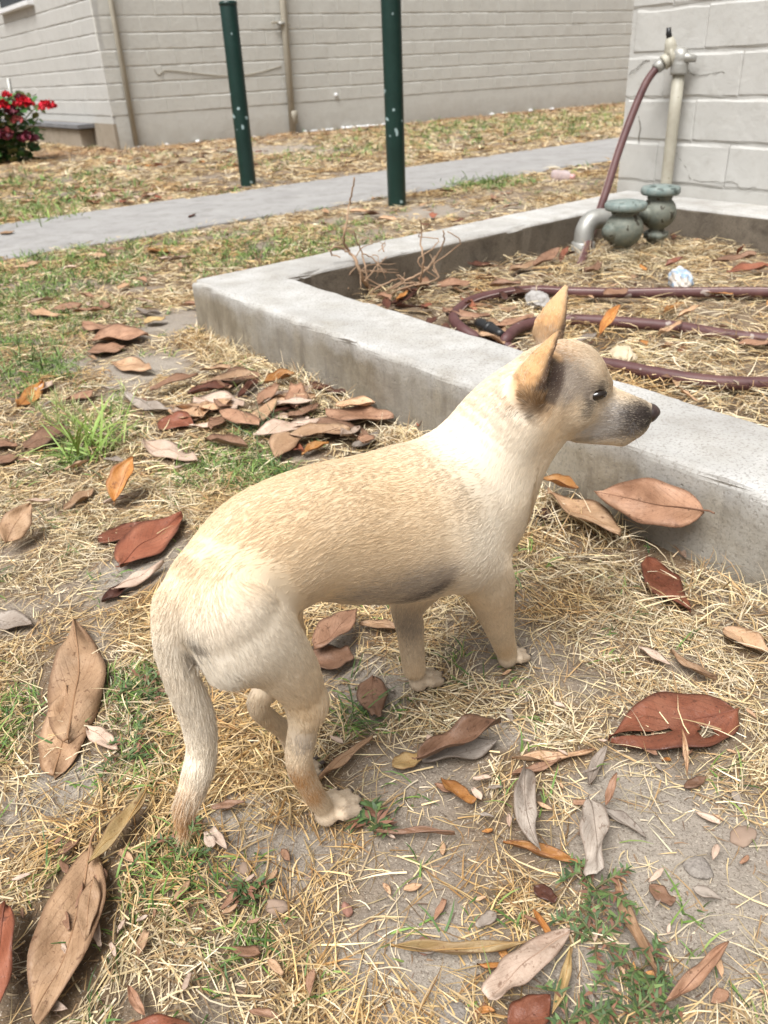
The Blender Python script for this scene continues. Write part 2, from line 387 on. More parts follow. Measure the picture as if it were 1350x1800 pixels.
bme = mesh_np('bed_soil', np.stack([gx, gy, gz], -1).reshape(-1, 3)[used], mp[Q]); bme.attributes.new('thatch', 'FLOAT', 'POINT').data.foreach_set('value', np.full(len(used), .85, np.float32))
tag(link('bed_soil', bme, M['soil']), 'dark soil inside the planting bed under dry grass', kind='structure')
def bed_z(x, y): return .02 + (fbm(np.asarray(x) * 5, np.asarray(y) * 5, 8) - .5) * .03

# ------------------------------------------------------------------ block walls
BL, BH = 0.302, 0.1433
def brick_mesh(seed, gx_=3.5, gz_=4.0):
    r = random.Random(seed); nu, nv = 7, 4; V = []; Q = []
    us = [-.5, -.485, -.3, 0, .3, .485, .5]; vs_ = [-.5, -.43, .43, .5]
    for j, v in enumerate(vs_):
        for i, u in enumerate(us):
            edge = i in (0, 6) or j in (0, 3)
            dep = (-.006 if j in (0, 3) else -.0022) if edge else r.uniform(-.0015, .0015)
            if j in (0, 3) and r.random() < .25: dep *= .4
            V.append((u + (r.uniform(-.003, .003) if edge else 0), dep, v + r.uniform(-.018, .018)))
    for j in range(3):
        for i in range(6): a = j * 7 + i; Q.append((a, a + 1, a + 8, a + 7))
    n = len(V); V += [(-.5, -.05, -.5), (.5, -.05, -.5), (.5, -.05, .5), (-.5, -.05, .5)]
    Q += [(n, n + 1, 6, 5, 4, 3, 2, 1, 0), (n + 2, n + 3, 21, 22, 23, 24, 25, 26, 27), (n + 3, n, 0, 7, 14, 21), (n + 1, n + 2, 27, 20, 13, 6)]
    me = bpy.data.meshes.new('brick'); me.from_pydata(V, [], Q); me.polygons.foreach_set('use_smooth', np.full(len(me.polygons), False)); return me
BRICKS = {}
def brick_wall(parent, base, d, nrm, length, z0, n, mt, key, start=0.0):
    if key not in BRICKS:
        BRICKS[key] = [brick_mesh(100 + k) for k in range(8)]
        for b in BRICKS[key]: b.materials.append(mt)
    yaw = math.atan2(d[1], d[0]); flip = np.cross([0, 0, 1], d) @ nrm < 0   # local +y must be the outward normal
    for c in range(n):
        s = start - (BL / 2 if c % 2 else 0)
        while s < length:
            L = BL + random.uniform(-.006, .006); a, b = max(s, 0.0), min(s + L, length); s += L
            if b - a < .03: continue
            mid = base + d * ((a + b) / 2) + nrm * random.uniform(-.0015, .0018)
            o = bpy.data.objects.new('brick', random.choice(BRICKS[key])); COL.objects.link(o); o.parent = parent
            o.location = (mid[0], mid[1], z0 + (c + .5) * BH + random.uniform(-.0015, .0015))
            o.scale = (b - a - .0012, 1, BH - .0045); o.rotation_euler = (0, random.uniform(-.002, .002), yaw + (math.pi if flip else 0))
def wall_box(name, p, q, nrm, depth, z0, z1, mt, parent, back=.009):
    p = p - nrm * back; q = q - nrm * back; bm = bmesh.new()   # set back behind the block faces
    pts = [p, q, q - nrm * depth, p - nrm * depth]
    lo = [bm.verts.new((a[0], a[1], z0)) for a in pts]; hi = [bm.verts.new((a[0], a[1], z1)) for a in pts]
    bm.faces.new(lo); bm.faces.new(hi)
    for i in range(4): j = (i + 1) % 4; bm.faces.new((lo[i], lo[j], hi[j], hi[i]))
    bmesh.ops.recalc_face_normals(bm, faces=bm.faces[:]); return link(name, mesh_bm(name, bm), mt, parent)

far = empty('block_building', (0, 0, 0)); tag(far, 'painted block building behind the lawn, beige side and pale grey end', 'building')
LB = 13.0; LA = 6.0
wb = wall_box('wall', BW0 + B_DIR * .03, BW0 + B_DIR * LB, N_B, .5, .28, 2.3, M['wall_beige'], far); wb['label'] = 'beige painted block side wall with pipes'
brick_wall(wb, BW0, B_DIR, N_B, 9.8, .3006, 8, M['wall_beige'], 'b')
wall_box('upper_wall', BW0 + B_DIR * .03, BW0 + B_DIR * LB, N_B, .3, .3006 + 8 * BH, 2.6, M['wall_beige'], far, .002)
pl = wall_box('plinth', BW0 + N_A * -.03, BW0 + B_DIR * LB, N_B, .4, -.1, .299, M['wall_beige'], far, .003)
wa = wall_box('wall', BW0 - N_B * .004, BW0 - A_DIR * LA, N_A, .45, .28, 2.3, M['wall_grey'], far, .009); wa['label'] = 'pale grey painted block end wall'
brick_wall(wa, BW0, -A_DIR, N_A, 5.4, .3006, 8, M['wall_grey'], 'g')
wall_box('upper_wall', BW0 - A_DIR * .02, BW0 - A_DIR * LA, N_A, .3, .3006 + 8 * BH, 2.6, M['wall_grey'], far, .002)
wall_box('footing', BW0 - A_DIR * .004, BW0 - A_DIR * LA, N_A, .45, -.1, .235, M['base'], far, -.004)
wall_box('sill_course', BW0 - A_DIR * .004, BW0 - A_DIR * LA, N_A, .45, .2352, .2995, M['wall_grey'], far, .002)
# window sill at the top left
q0 = onp(0, 28, BW0, N_A); q1 = onp(60, 8, BW0, N_A); zs = (q0[2] + q1[2]) / 2; 
bm = box_bm(1.5, .09, .045, .006); sl = link('window_sill', mesh_bm('window_sill', bm), M['white_paint'], far)
mid = q1 - A_DIR * .75; sl.location = (mid[0] + N_A[0] * .03, mid[1] + N_A[1] * .03, q1[2] + .02); sl.rotation_euler = (0, 0, math.atan2(A_DIR[1], A_DIR[0]))
bm = box_bm(1.4, .02, .7); gl = link('window_pane', mesh_bm('window_pane', bm), M['glass_dark'], far)
gl.location = (mid[0] + N_A[0] * .004, mid[1] + N_A[1] * .004, q1[2] + .42); gl.rotation_euler = sl.rotation_euler
# slate ledge along the pale end
e0 = onp(168, 226, BW0, N_A); e1 = onp(30, 240, BW0, N_A)
Ls = np.linalg.norm(e1 - e0) + .4
bm = box_bm(Ls, .20, .045, .006); 
for v in bm.verts:
    v.co.z += .006 * math.sin(v.co.x * 9 + v.co.y * 30)
ledge = tag(link('stone_ledge', mesh_bm('stone_ledge', bm), M['slate']), 'dark slate ledge at the foot of the pale end wall', 'ledge')
mid = e0 - A_DIR * Ls / 2 + N_A * .09; ledge.location = (mid[0], mid[1], .205); ledge.rotation_euler = (0, 0, math.atan2(A_DIR[1], A_DIR[0]))
bm = box_bm(Ls - .1, .15, .26, .008); lb = link('support', mesh_bm('support', bm), M['base'], ledge, (-.04, .012, -.155))

near = empty('pale_block_wall', (0, 0, 0)); tag(near, 'pale grey painted block wall with water tap behind the planting bed', 'wall')
wn = wall_box('wall', WC, WC + A_DIR * 3.0, N_A, 2.5, CURB_Z - .1, 2.2, M['wall_grey'], near, .0048)
RZ = [float(onp(1111, yy, WC, N_A)[2]) for yy in (319, 255, 193, 126)]
zc0 = RZ[0]
brick_wall(wn, WC, A_DIR, N_A, 3.0, zc0 + .001, 8, M['wall_grey'], 'g', -.13)
wall_box('wall_return', WC - A_DIR * .004 + B_DIR * .012, WC + B_DIR * 2.5, -A_DIR, .1, 0, 2.2, M['wall_grey'], near, -.001)
wall_box('base_course', WC, WC + A_DIR * 3.0, N_A, .2, CURB_Z - .02, zc0 - .002, M['wall_grey'], near, .001)
wall_box('upper_wall', WC, WC + A_DIR * 3.0, N_A, .3, zc0 + 8 * BH, 2.6, M['wall_grey'], near, .002)
t = NT('crack_shadow'); M['crack'] = t.fin((.16, .145, .12), .9)
def crack(pts, rad=.0012):
    P = [onp(x, y, WC, N_A) + N_A * .0015 for x, y in pts]; P = crom(P, 4); P = P + rng.normal(0, .0016, P.shape) * np.array([1, 1, 1.5])
    link('crack', tube_mesh('crack', P, rad, 5), M['crack'], near)
crack([(1106, 131), (1112, 124), (1120, 119), (1128, 112), (1136, 107), (1142, 106)])
crack([(1190, 268), (1199, 285), (1208, 297), (1215, 312), (1230, 319), (1262, 319), (1292, 322), (1304, 333), (1330, 330)], .0009)
crack([(1208, 122), (1225, 132), (1250, 130), (1275, 126)], .0008)
crack([(1122, 205), (1127, 218), (1123, 250)], .0016)

# white crumbs of old render along the beige wall
crumb = []
for k in range(60):
    x = random.uniform(540, 700) if k < 45 else random.uniform(250, 1000)
    p = onp(x, 200, BW0, N_B); p = p + N_B * random.uniform(.01, .07); crumb.append((p[0], p[1]))
bm = bmesh.new()
for (x, y) in crumb:
    s = random.uniform(.008, .03); mt_ = Matrix.Translation((x, y, .004 + s * .25)) @ Matrix.Rotation(random.uniform(0, 6), 4, 'Z') @ Matrix.Diagonal((s * 1.6, s, s * .6, 1))
    bmesh.ops.create_icosphere(bm, subdivisions=1, radius=1, matrix=mt_)
tag(link('mortar_crumbs', mesh_bm('mortar_crumbs', bm), M['white_paint']), 'white crumbs of fallen render along the beige wall foot', 'rubble', kind='stuff')
# ------------------------------------------------------------------ posts and pipes
def wpt(x, y, o, w=None): return onp(x, y, WC + N_A * o, N_A)    # seen at x, y, standing o off the near wall
def depth_at(p): return float((np.asarray(p) - CPOS) @ FW)
def post(bx, by, tx, ty, wpx, label, zt=None):
    b = G(bx, by); n = np.array([-b[0], -b[1], 0]); t_ = onp(tx, ty, b, n); r = wpx * depth_at(b) / FPX / 2
    h = zt or t_[2]; lean = (t_ - b) / t_[2]; lean[2] = 1
    P = [b + lean * z for z in (-.15, 0, .02, h * .3, h * .6, h - .012, h - .003, h)]; R = [r, r, r, r, r, r, r * .96, r * .86]
    o = empty('steel_post', tuple(b)); tag(o, label, 'post', 'green posts on the lawn')
    link('shaft', tube_mesh('shaft', np.array(P) - b, R, 24), M['post'], o)
    cp = np.array([lean * (h - .012), lean * (h + .004), lean * (h + .010)]); link('cap', tube_mesh('cap', cp, [r * 1.06, r * 1.06, r * .8], 24), M['post'], o)
post(437, 325, 400.5, 5, 27.5, 'chipped dark green metal post beyond the walk, its capped top in view')
post(698, 360, 687, 0, 32, 'chipped dark green metal post on the near side of the walk', 1.35)
def wall_pipe(name, pts, rad, mt, label, off, cat='pipe'):
    P = [onp(x, y, BW0, N_B) + N_B * off for x, y in pts]; d = (P[-1] - P[0]) / np.linalg.norm(P[-1] - P[0])
    P = [P[0] - d * .75 if False else P[0] + np.array([0, 0, .7])] + P
    o = empty(name, (P[-1][0], P[-1][1], 0)); tag(o, label, cat)
    link('pipe', tube_mesh('pipe', np.array(P) - np.array(o.location), rad, 14), mt, o); return o, P
o, P = wall_pipe('conduit_pipe', [(193, 5), (240, 268)], .026, M['pipe_beige'], 'thin beige painted pipe near the corner of the beige wall', .034)
link('bracket', mesh_bm('bracket', box_bm(.07, .05, .02, .004)), M['galv'], o, tuple(np.array(P[-1]) + np.array([0.01, 0, .05]) - np.array(o.location)))
o, P = wall_pipe('drain_pipe', [(493, 3), (512.5, 248)], .036, M['pipe_beige'], 'thick beige downpipe with clamp and coupling on the beige wall', .05)
ol = np.array(o.location)
cz = onp(512, 205, BW0, N_B) + N_B * .05; 
link('coupling', tube_mesh('coupling', np.array([cz + [0, 0, d] for d in (-.07, -.068, -.01, .0, .055, .06)]) - ol, [.04, .046, .046, .050, .050, .044], 16), M['pipe_beige'], o)
cl = onp(490, 42, BW0, N_B) + N_B * .05
c_ = link('clamp', tube_mesh('clamp', np.array([[0, 0, -.014], [0, 0, .014]]), .043, 16), M['galv'], o, tuple(cl - ol + np.array([.0, 0, 0])))
for s in (-1, 1):
    b_ = link('bolt', mesh_bm('bolt', box_bm(.11, .03, .022, .004)), M['pipe_beige'], c_, (s * .055 * B_DIR[0], s * .055 * B_DIR[1], -.01 * s)); b_.rotation_euler = (0, 0, math.radians(33.9))
Pw = [onp(x, y, BW0, N_B) + N_B * .006 for x, y in [(270, 120), (274, 128), (279, 131), (284, 127), (289, 124), (300, 124), (330, 127), (365, 131), (400, 133), (440, 130), (470, 123), (494, 116)]]
tag(link('wall_wire', tube_mesh('wall_wire', crom(Pw, 5), .0042, 6), M['pipe_beige']), 'painted wire sagging across the beige wall to the downpipe', 'wire')
kp = onp(590, 167, BW0, N_B) + N_B * .01
k_ = link('wall_plug', lathe_mesh('wall_plug', [(0, .02), (.014, .018), (.02, .008), (.021, 0), (.021, -.02)], 12), M['white_paint'], None, tuple(kp)); k_.rotation_euler = Vector(N_B).to_track_quat('Z', 'Y').to_euler()
tag(k_, 'small round white plug on the beige wall', 'plug')

# ------------------------------------------------------------------ water tap, hose, valves
off = .05
tp = wpt(1196, 105, off); bt = wpt(1179, 322, off); bt = np.array([tp[0], tp[1], bt[2]])
tapo = empty('water_tap', (bt[0], bt[1], 0)); tag(tapo, 'old brass water tap on a cream standpipe against the pale wall', 'tap'); tl = np.array(tapo.location)
PX = depth_at(tp) / FPX
link('standpipe', tube_mesh('standpipe', np.array([[bt[0], bt[1], .02], [bt[0], bt[1], .12], bt, bt * .5 + tp * .5, tp - [0, 0, .02]]) - tl, 10.5 * PX, 16), M['pipe_cream'], tapo)
link('elbow', tube_mesh('elbow', crom(np.array([tp + [0, 0, -.045], tp + [0, 0, -.01], tp + N_A * .0 + [0, 0, .012], tp - A_DIR * .03 + [0, 0, .014]]) - tl, 5), [15 * PX] * 6 + [14 * PX] * 10, 16), M['galv'], tapo)
tv = wpt(1181, 101, off + .01) - tl; th_ = wpt(1166, 111, off + .03) - tl
link('valve_body', tube_mesh('valve_body', crom(np.array([tp - tl + [0, 0, .012], tv + [0, 0, .0], th_ ]), 6), [13 * PX] * 4 + [17 * PX, 18 * PX, 17 * PX, 15 * PX] + [12.5 * PX] * 5, 16), M['pipe_cream'], tapo)
bo = np.array([tv, tv + [-.006, 0, .022], tv + [-.009, 0, .036], tv + [-.012, 0, .046], tv + [-.013, 0, .050], tv + [-.016, 0, .060]])
link('bonnet', tube_mesh('bonnet', bo, [13 * PX, 12 * PX, 10.5 * PX, 10 * PX, 8 * PX, 7 * PX], 8), M['pipe_cream'], tapo)
link('valve_stem', tube_mesh('valve_stem', np.array([bo[-1], bo[-1] + [-.004, 0, .012], bo[-1] + [-.006, 0, .03]]), [5 * PX, 5 * PX, 4 * PX], 8), M['black_plastic'], tapo)
wp = tp - tl; link('wall_strap', tube_mesh('wall_strap', np.array([wp, wp + A_DIR * .025 + [0, 0, .006], wp + A_DIR * .05 - N_A * .02]), [10 * PX, 8 * PX, 5 * PX], 8), M['galv'], tapo)
nz = wpt(1157, 117, off + .04)
hz = .045
def HB(x, y, z=hz): return G(x, y, z)
hp = [wpt(1164, 112, off + .03), nz]
for (x, y, o_) in [(1136, 145, .13), (1112, 200, .19), (1088, 265, .27), (1066, 335, .36), (1044, 400, .45)]: hp.append(wpt(x, y, o_))
hp += [HB(1024, 458, .05), HB(1014, 482, .0), HB(1060, 500, -.01), HB(1200, 500, -.02), HB(1400, 497, .0), HB(1560, 505), HB(1600, 530), HB(1480, 520), HB(1350, 514), HB(1200, 514), HB(1100, 515), HB(1000, 513), HB(940, 510, .035), HB(880, 516), HB(825, 531), HB(798, 556), HB(812, 578), HB(850, 600, .03), HB(930, 634, .03), HB(1005, 640, .035), HB(1065, 640), HB(1150, 656), HB(1250, 671), HB(1350, 674), HB(1500, 668), HB(1620, 640), HB(1560, 615), HB(1450, 608), HB(1350, 597), HB(1270, 588), HB(1190, 575), HB(1100, 567), HB(1010, 562), HB(960, 564), HB(915, 575), HB(893, 592), HB(888, 606, .03), HB(910, 622, .015)]
hp = crom(hp, 8); HR = .0135
hose = tag(link('garden_hose', tube_mesh('garden_hose', hp, HR, 12), M['hose']), 'maroon garden hose running from the tap and coiled in the planting bed', 'hose')
T = np.gradient(hp, axis=0); T /= np.linalg.norm(T, axis=1)[:, None]; S_ = np.cross(T, [0, 0, 1.0]); S_ /= np.linalg.norm(S_, axis=1)[:, None] + 1e-9
tw = np.linspace(0, 6, len(hp)); sp = hp + (S_ * np.cos(tw)[:, None] + np.cross(S_, T) * np.sin(tw)[:, None]) * (HR - .0008)
link('stripe', tube_mesh('stripe', sp, .0018, 5), M['hose_stripe'], hose)
f_ = np.array([hp[0], hp[0] * .5 + hp[8] * .5, hp[8], hp[9], hp[10]])
link('coupling', tube_mesh('coupling', f_, [.020, .021, .021, .0195, .018], 12), M['galv'], hose)
# black nozzle
n0, n1 = HB(838, 566, .045), HB(882, 588, .05); nzl = empty('spray_nozzle', tuple(n0)); tag(nzl, 'black plastic spray nozzle lying by the curb inside the bed', 'nozzle')
q = np.linspace(0, 1, 9)[:, None]; link('barrel', tube_mesh('barrel', (n1 - n0) * q, [.008, .013, .014, .011, .012, .014, .012, .011, .009], 12), M['black_plastic'], nzl)
link('collar', tube_mesh('collar', (n1 - n0) * np.array([[.45], [.48], [.56], [.59]]), [.012, .016, .016, .012], 12), M['black_plastic'], nzl)

def valve(cx, cy_top, capw, base_xy, label, bw):
    b = G(*base_xy, .04); d = depth_at(b); k = d / FPX; n = np.array([-b[0], -b[1], 0])
    zt = float(onp(cx, cy_top, b, n)[2]); R = capw * k / 2; rb = bw * k / 2
    o = empty('vacuum_breaker', (b[0], b[1], 0)); tag(o, label, 'valve', 'bronze valves in the planting bed')
    zb = zt - .03
    link('cap', lathe_mesh('cap', [(0, zt), (R * .55, zt), (R * .6, zt - .003), (R * .92, zt - .004), (R, zt - .010), (R, zt - .022), (R * .94, zt - .028), (R * .55, zt - .03)], 40, -.018), M['bronze_cap'], o)
    zc_ = zb - rb * .95
    prof = [(R * .6, zb + .002), (R * .62, zb - .003), (rb * .70, zb - .006), (rb * .70, zb - .010)] + [(rb * math.cos(a), zc_ + rb * .95 * math.sin(a)) for a in np.linspace(.95, -1.15, 12)] + [(rb * .5, zc_ - rb * 1.0), (rb * .52, zc_ - rb * 1.1), (rb * .66, zc_ - rb * 1.12), (rb * .66, zc_ - rb * 1.4), (rb * .5, zc_ - rb * 1.42), (rb * .48, -.02)]
    link('body', lathe_mesh('body', prof, 28), M['bronze'], o)
    link('union_nut', lathe_mesh('union_nut', [(rb * .5, zc_ - rb * 1.05), (rb * .74, zc_ - rb * 1.07), (rb * .74, zc_ - rb * 1.33), (rb * .5, zc_ - rb * 1.36)], 6), M['bronze'], o)
    for a in (3.6,):
        dr = np.array([math.cos(a), math.sin(a), 0]); c = np.array([0, 0, zc_]) + dr * rb * .9
        link('port', tube_mesh('port', np.array([c - dr * .02, c + dr * .012, c + dr * .013, c + dr * .022]), [rb * .42, rb * .42, rb * .3, rb * .28], 10), M['bronze'], o)
    return o
valve(1099, 352, 71, (1092, 448), 'lower verdigris bronze valve with flat cap, nearer the hose', 66)
valve(1157, 325, 65, (1150, 436), 'taller verdigris bronze valve with flat cap under the standpipe', 60)
e_ = G(1024, 445, .03); k = depth_at(e_) / FPX
el = [e_ + [0, 0, -.05], e_, e_ + [0, 0, 22 * k], e_ + [3 * k, 3 * k, 40 * k], e_ + [13 * k, 8 * k, 52 * k], e_ + [30 * k, 14 * k, 54 * k], e_ + [50 * k, 22 * k, 50 * k]]
oe = empty('plastic_elbow', tuple(e_)); tag(oe, 'grey plastic pipe elbow beside the bronze valves', 'pipe')
link('bend', tube_mesh('bend', crom(np.array(el) - e_, 5), 17 * k, 16), M['galv'], oe)
link('socket', tube_mesh('socket', np.array([[0, 0, -.03], [0, 0, 18 * k], [0, 0, 20 * k]]), [20 * k, 20.5 * k, 18 * k], 18), M['galv'], oe)

# ------------------------------------------------------------------ litter that is not leaves
t = NT('clear_plastic'); t.fin((.80, .68, .68), .12, None, .5); t.b.inputs['Transmission Weight'].default_value = .55; t.b.inputs['IOR'].default_value = 1.2; M['pet'] = t.m
b0 = G(972, 308, .02); b1 = G(996, 330, .02); L_ = .15; b1 = b0 + np.array([.09, -.115, .0])
bo = empty('plastic_bottle', tuple(b0)); tag(bo, 'crushed clear plastic bottle on the lawn by the walk', 'bottle')
prof = [(0, 0), (.026, .002), (.030, .01), (.028, .03), (.031, .05), (.028, .07), (.031, .09), (.030, .12), (.022, .14), (.012, .155), (.011, .165)]
sc = L_ / .18; prof = [(r * sc * 1.25, z * sc) for r, z in prof]
me = lathe_mesh('shell', prof, 16); 
for v in me.vertices: v.co.x *= .75 + .2 * math.sin(v.co.z * 90)
rot = Vector(b1 - b0).to_track_quat('Z', 'Y').to_euler()
s_ = link('shell', me, M['pet'], bo); s_.rotation_euler = rot
c_ = link('bottle_cap', lathe_mesh('bottle_cap', [(0, .185 * sc), (.016 * sc, .184 * sc), (.017 * sc, .16 * sc), (.0, .158 * sc)], 14), simple('pink_cap', (.75, .45, .42), (.7, .4, .38), 9, .5), bo); c_.rotation_euler = rot
def crumple(name, x, y, z, sx, sy, sz, mt, label, cat, seed=1):
    bm = bmesh.new(); bmesh.ops.create_icosphere(bm, subdivisions=4, radius=1)
    r = random.Random(seed); ph = [Vector((r.gauss(0, 1), r.gauss(0, 1), r.gauss(0, 1))) * 3 for _ in range(7)]
    for v in bm.verts:
        d = v.co.copy(); k = sum(abs(math.sin(d.dot(p) + i)) for i, p in enumerate(ph)) / 7; d *= .65 + .6 * k; v.co = Vector((d.x * sx, d.y * sy, d.z * sz))
    p = G(x, y, z); o = link(name, mesh_bm(name, bm), mt, None, (p[0], p[1], z)); o.rotation_euler = (0, 0, r.uniform(0, 6)); tag(o, label, cat)
t = NT('wrapper_print'); P_ = t.coord('Object'); c = t.ramp(t.noise(P_, 22, 2), [(.42, (.62, .63, .64)), (.52, (.25, .38, .55)), (.6, (.55, .50, .44))]); M['wrap'] = t.fin(c, .35, None, .5)
crumple('crumpled_wrapper', 1196, 492, .05, .075, .03, .028, M['wrap'], 'crumpled white and blue plastic wrapper in the bed', 'wrapper', 3)
crumple('paper_scrap', 945, 527, .05, .05, .03, .02, simple('grey_pulp', (.46, .44, .42), (.24, .22, .20), 40, .9, .4, 50), 'clump of grey crumbling pulp beside the hose', 'debris', 5)
crumple('pale_scrap', 1095, 625, .045, .04, .025, .016, simple('pale_pulp', (.62, .52, .37), (.50, .40, .27), 40, .9, .3, 50), 'pale dried scrap of husk in the bed straw', 'debris', 8)
def stone(x, y, s, label, seed, mt):
    bm = bmesh.new(); bmesh.ops.create_icosphere(bm, subdivisions=3, radius=1); r = random.Random(seed); ph = [Vector((r.gauss(0, 1), r.gauss(0, 1), r.gauss(0, 1))) * 2 for _ in range(4)]
    for v in bm.verts:
        k = sum(math.sin(v.co.dot(p) + i) for i, p in enumerate(ph)) / 4; k += .5 * sum(math.sin(v.co.dot(p) * 3.3 + 2 * i) for i, p in enumerate(ph)) / 4; v.co *= 1 + .26 * k; v.co = Vector((v.co.x * s[0], v.co.y * s[1], v.co.z * s[2]))
    p = G(x, y); o = link('stone', mesh_bm('stone', bm, True), mt, None, (p[0], p[1], s[2] * .45 + float(ground_z(p[0], p[1])))); o.rotation_euler = (0, 0, r.uniform(0, 3)); tag(o, label, 'stone', 'loose stones on bare dirt')
M['stone'] = simple('brown_stone', (.26, .18, .13), (.34, .25, .19), 30, .85, .3, 60)
M['stone_red'] = simple('red_stone', (.30, .15, .11), (.36, .2, .15), 30, .85, .3, 60)
M['stone_grey'] = simple('grey_stone', (.22, .19, .165), (.36, .32, .28), 160, .95, 1.0, 260)
stone(609, 1596, (.006, .0045, .005), 'small reddish pebble on the dirt below the hind paw', 1, M['stone_red'])
stone(488, 1591, (.0065, .010, .006), 'tan oval pebble in straw left of the red pebble', 2, M['stone'])
stone(1228, 1525, (.013, .010, .0035), 'rough grey clod on the bare dirt at right', 3, M['stone_grey'])
stone(1308, 1470, (.014, .009, .004), 'brown clod on the dirt near the right edge', 4, M['stone'])
stone(745, 1652, (.0075, .007, .003), 'flat reddish chip on the dirt above the long curled leaf', 5, M['stone_red'])
stone(430, 1518, (.007, .006, .004), 'pale flat pebble on the dirt right of the tail tip', 6, M['stone'])
stone(800, 1785, (.014, .011, .006), 'dark rough clod at the bottom edge of the dirt', 7, M['stone_grey'])
# ------------------------------------------------------------------ plants by the walls and in the bed
def ipt(x, y, base, dy=0.0):            # point on the upright plane through base facing the camera, pushed back by dy
    n = np.array([-base[0], -base[1], 0.0]); n /= np.linalg.norm(n); return onp(x, y, np.asarray(base) - n * dy, n)
def leaf_cloud(pts, size, tilt=.9, seed=0, pal=((.05, .12, .03),), lobes=False):
    r = np.random.default_rng(seed); V = []; F_ = []; Cc = []
    for p in pts:
        s = size * r.uniform(.6, 1.25); q = Matrix.Rotation(r.uniform(0, 6.28), 3, 'Z') @ Matrix.Rotation(r.uniform(-tilt, tilt), 3, 'X') @ Matrix.Rotation(r.uniform(-tilt, tilt), 3, 'Y')
        c = np.array(pal[r.integers(len(pal))]) * r.uniform(.75, 1.25); b = len(V); V.append(tuple(p)); Cc.append(c * .9); k = 9
        for i in range(k):
            a = 6.283 * i / k; rr = s * (1 + (.12 * math.cos(a * 5) if lobes else 0)) * (1.0 if lobes else (.45 + .55 * abs(math.cos(a))))
            v = q @ Vector((rr * math.cos(a), rr * math.sin(a), .18 * s + .1 * s * math.sin(3 * a))); V.append((p[0] + v.x, p[1] + v.y, p[2] + v.z)); Cc.append(c)
        F_ += [(b, b + 1 + i, b + 1 + (i + 1) % k) for i in range(k)]
    return np.array(V), np.array(F_), np.array(Cc)
gb = G(10, 286); ger = empty('geranium', tuple(gb)); tag(ger, 'red flowering geranium in front of the pale end wall', 'plant')
pts = []
for k in range(700):
    x = random.gauss(0, 42) - 8; y = random.uniform(165, 285)
    if x > 84 - abs(y - 220) * .35: continue
    pts.append(ipt(x, y, gb, random.uniform(-.26, .2)) - gb)
V, F_, Cc = leaf_cloud(pts, .036, .8, 4, ((.07, .17, .04), (.10, .22, .055), (.05, .12, .035), (.13, .15, .05)), True)
me = mesh_np('foliage', V, F_); col_attr(me, Cc); link('foliage', me, M['green'], ger)
for k in range(9):
    a = ipt(random.uniform(-60, 40), 288, gb, random.uniform(-.1, .1)) - gb; a[2] = -.02; b = ipt(random.uniform(-70, 70), random.uniform(175, 230), gb, random.uniform(-.15, .1)) - gb
    link('stem', tube_mesh('stem', crom([a, a * .5 + b * .5 + rng.normal(0, .03, 3), b], 5), [.008] * 5 + [.005] * 6, 6), simple('geranium_stem', (.12, .14, .06), (.16, .12, .07)) if k == 0 else bpy.data.materials['geranium_stem'], ger)
red = ((.62, .012, .03), (.70, .03, .06), (.5, .008, .02)); pur = ((.13, .018, .035), (.18, .03, .05), (.09, .015, .03)); pnk = ((.50, .14, .13), (.42, .10, .10))
for (x, y, s, pal) in [(12, 168, 9, red), (3, 187, 13, red), (42, 182, 17, red), (84, 187, 14, red), (19, 197, 12, pur), (34, 172, 9, pur), (30, 212, 11, pnk), (48, 245, 17, pur), (10, 240, 16, pur), (-30, 200, 18, red), (-45, 235, 18, pur), (14, 232, 9, pnk)]:
    c = ipt(x, y, gb, -.24) - gb; R_ = s * depth_at(gb) / FPX; pp = []
    for i in range(70):
        v = rng.normal(0, 1, 3); v /= np.linalg.norm(v); v[2] = abs(v[2]) * .9 - .2; pp.append(c + v * R_ * rng.uniform(.6, 1))
    V, F_, Cc = leaf_cloud(pp, R_ * .26, 1.2, x + 99, pal, True); me = mesh_np('flower', V, F_); col_attr(me, Cc); link('flower', me, M['green'], ger)
st = [ipt(15, 172, gb, .25), ipt(22, 160, gb, .25), ipt(15, 140, gb, .25)]
link('stake', tube_mesh('stake', np.array([ipt(34, 290, gb, .25), ipt(22, 180, gb, .25), ipt(14, 138, gb, .25)]) - gb, .02, 8), M['galv'], ger)

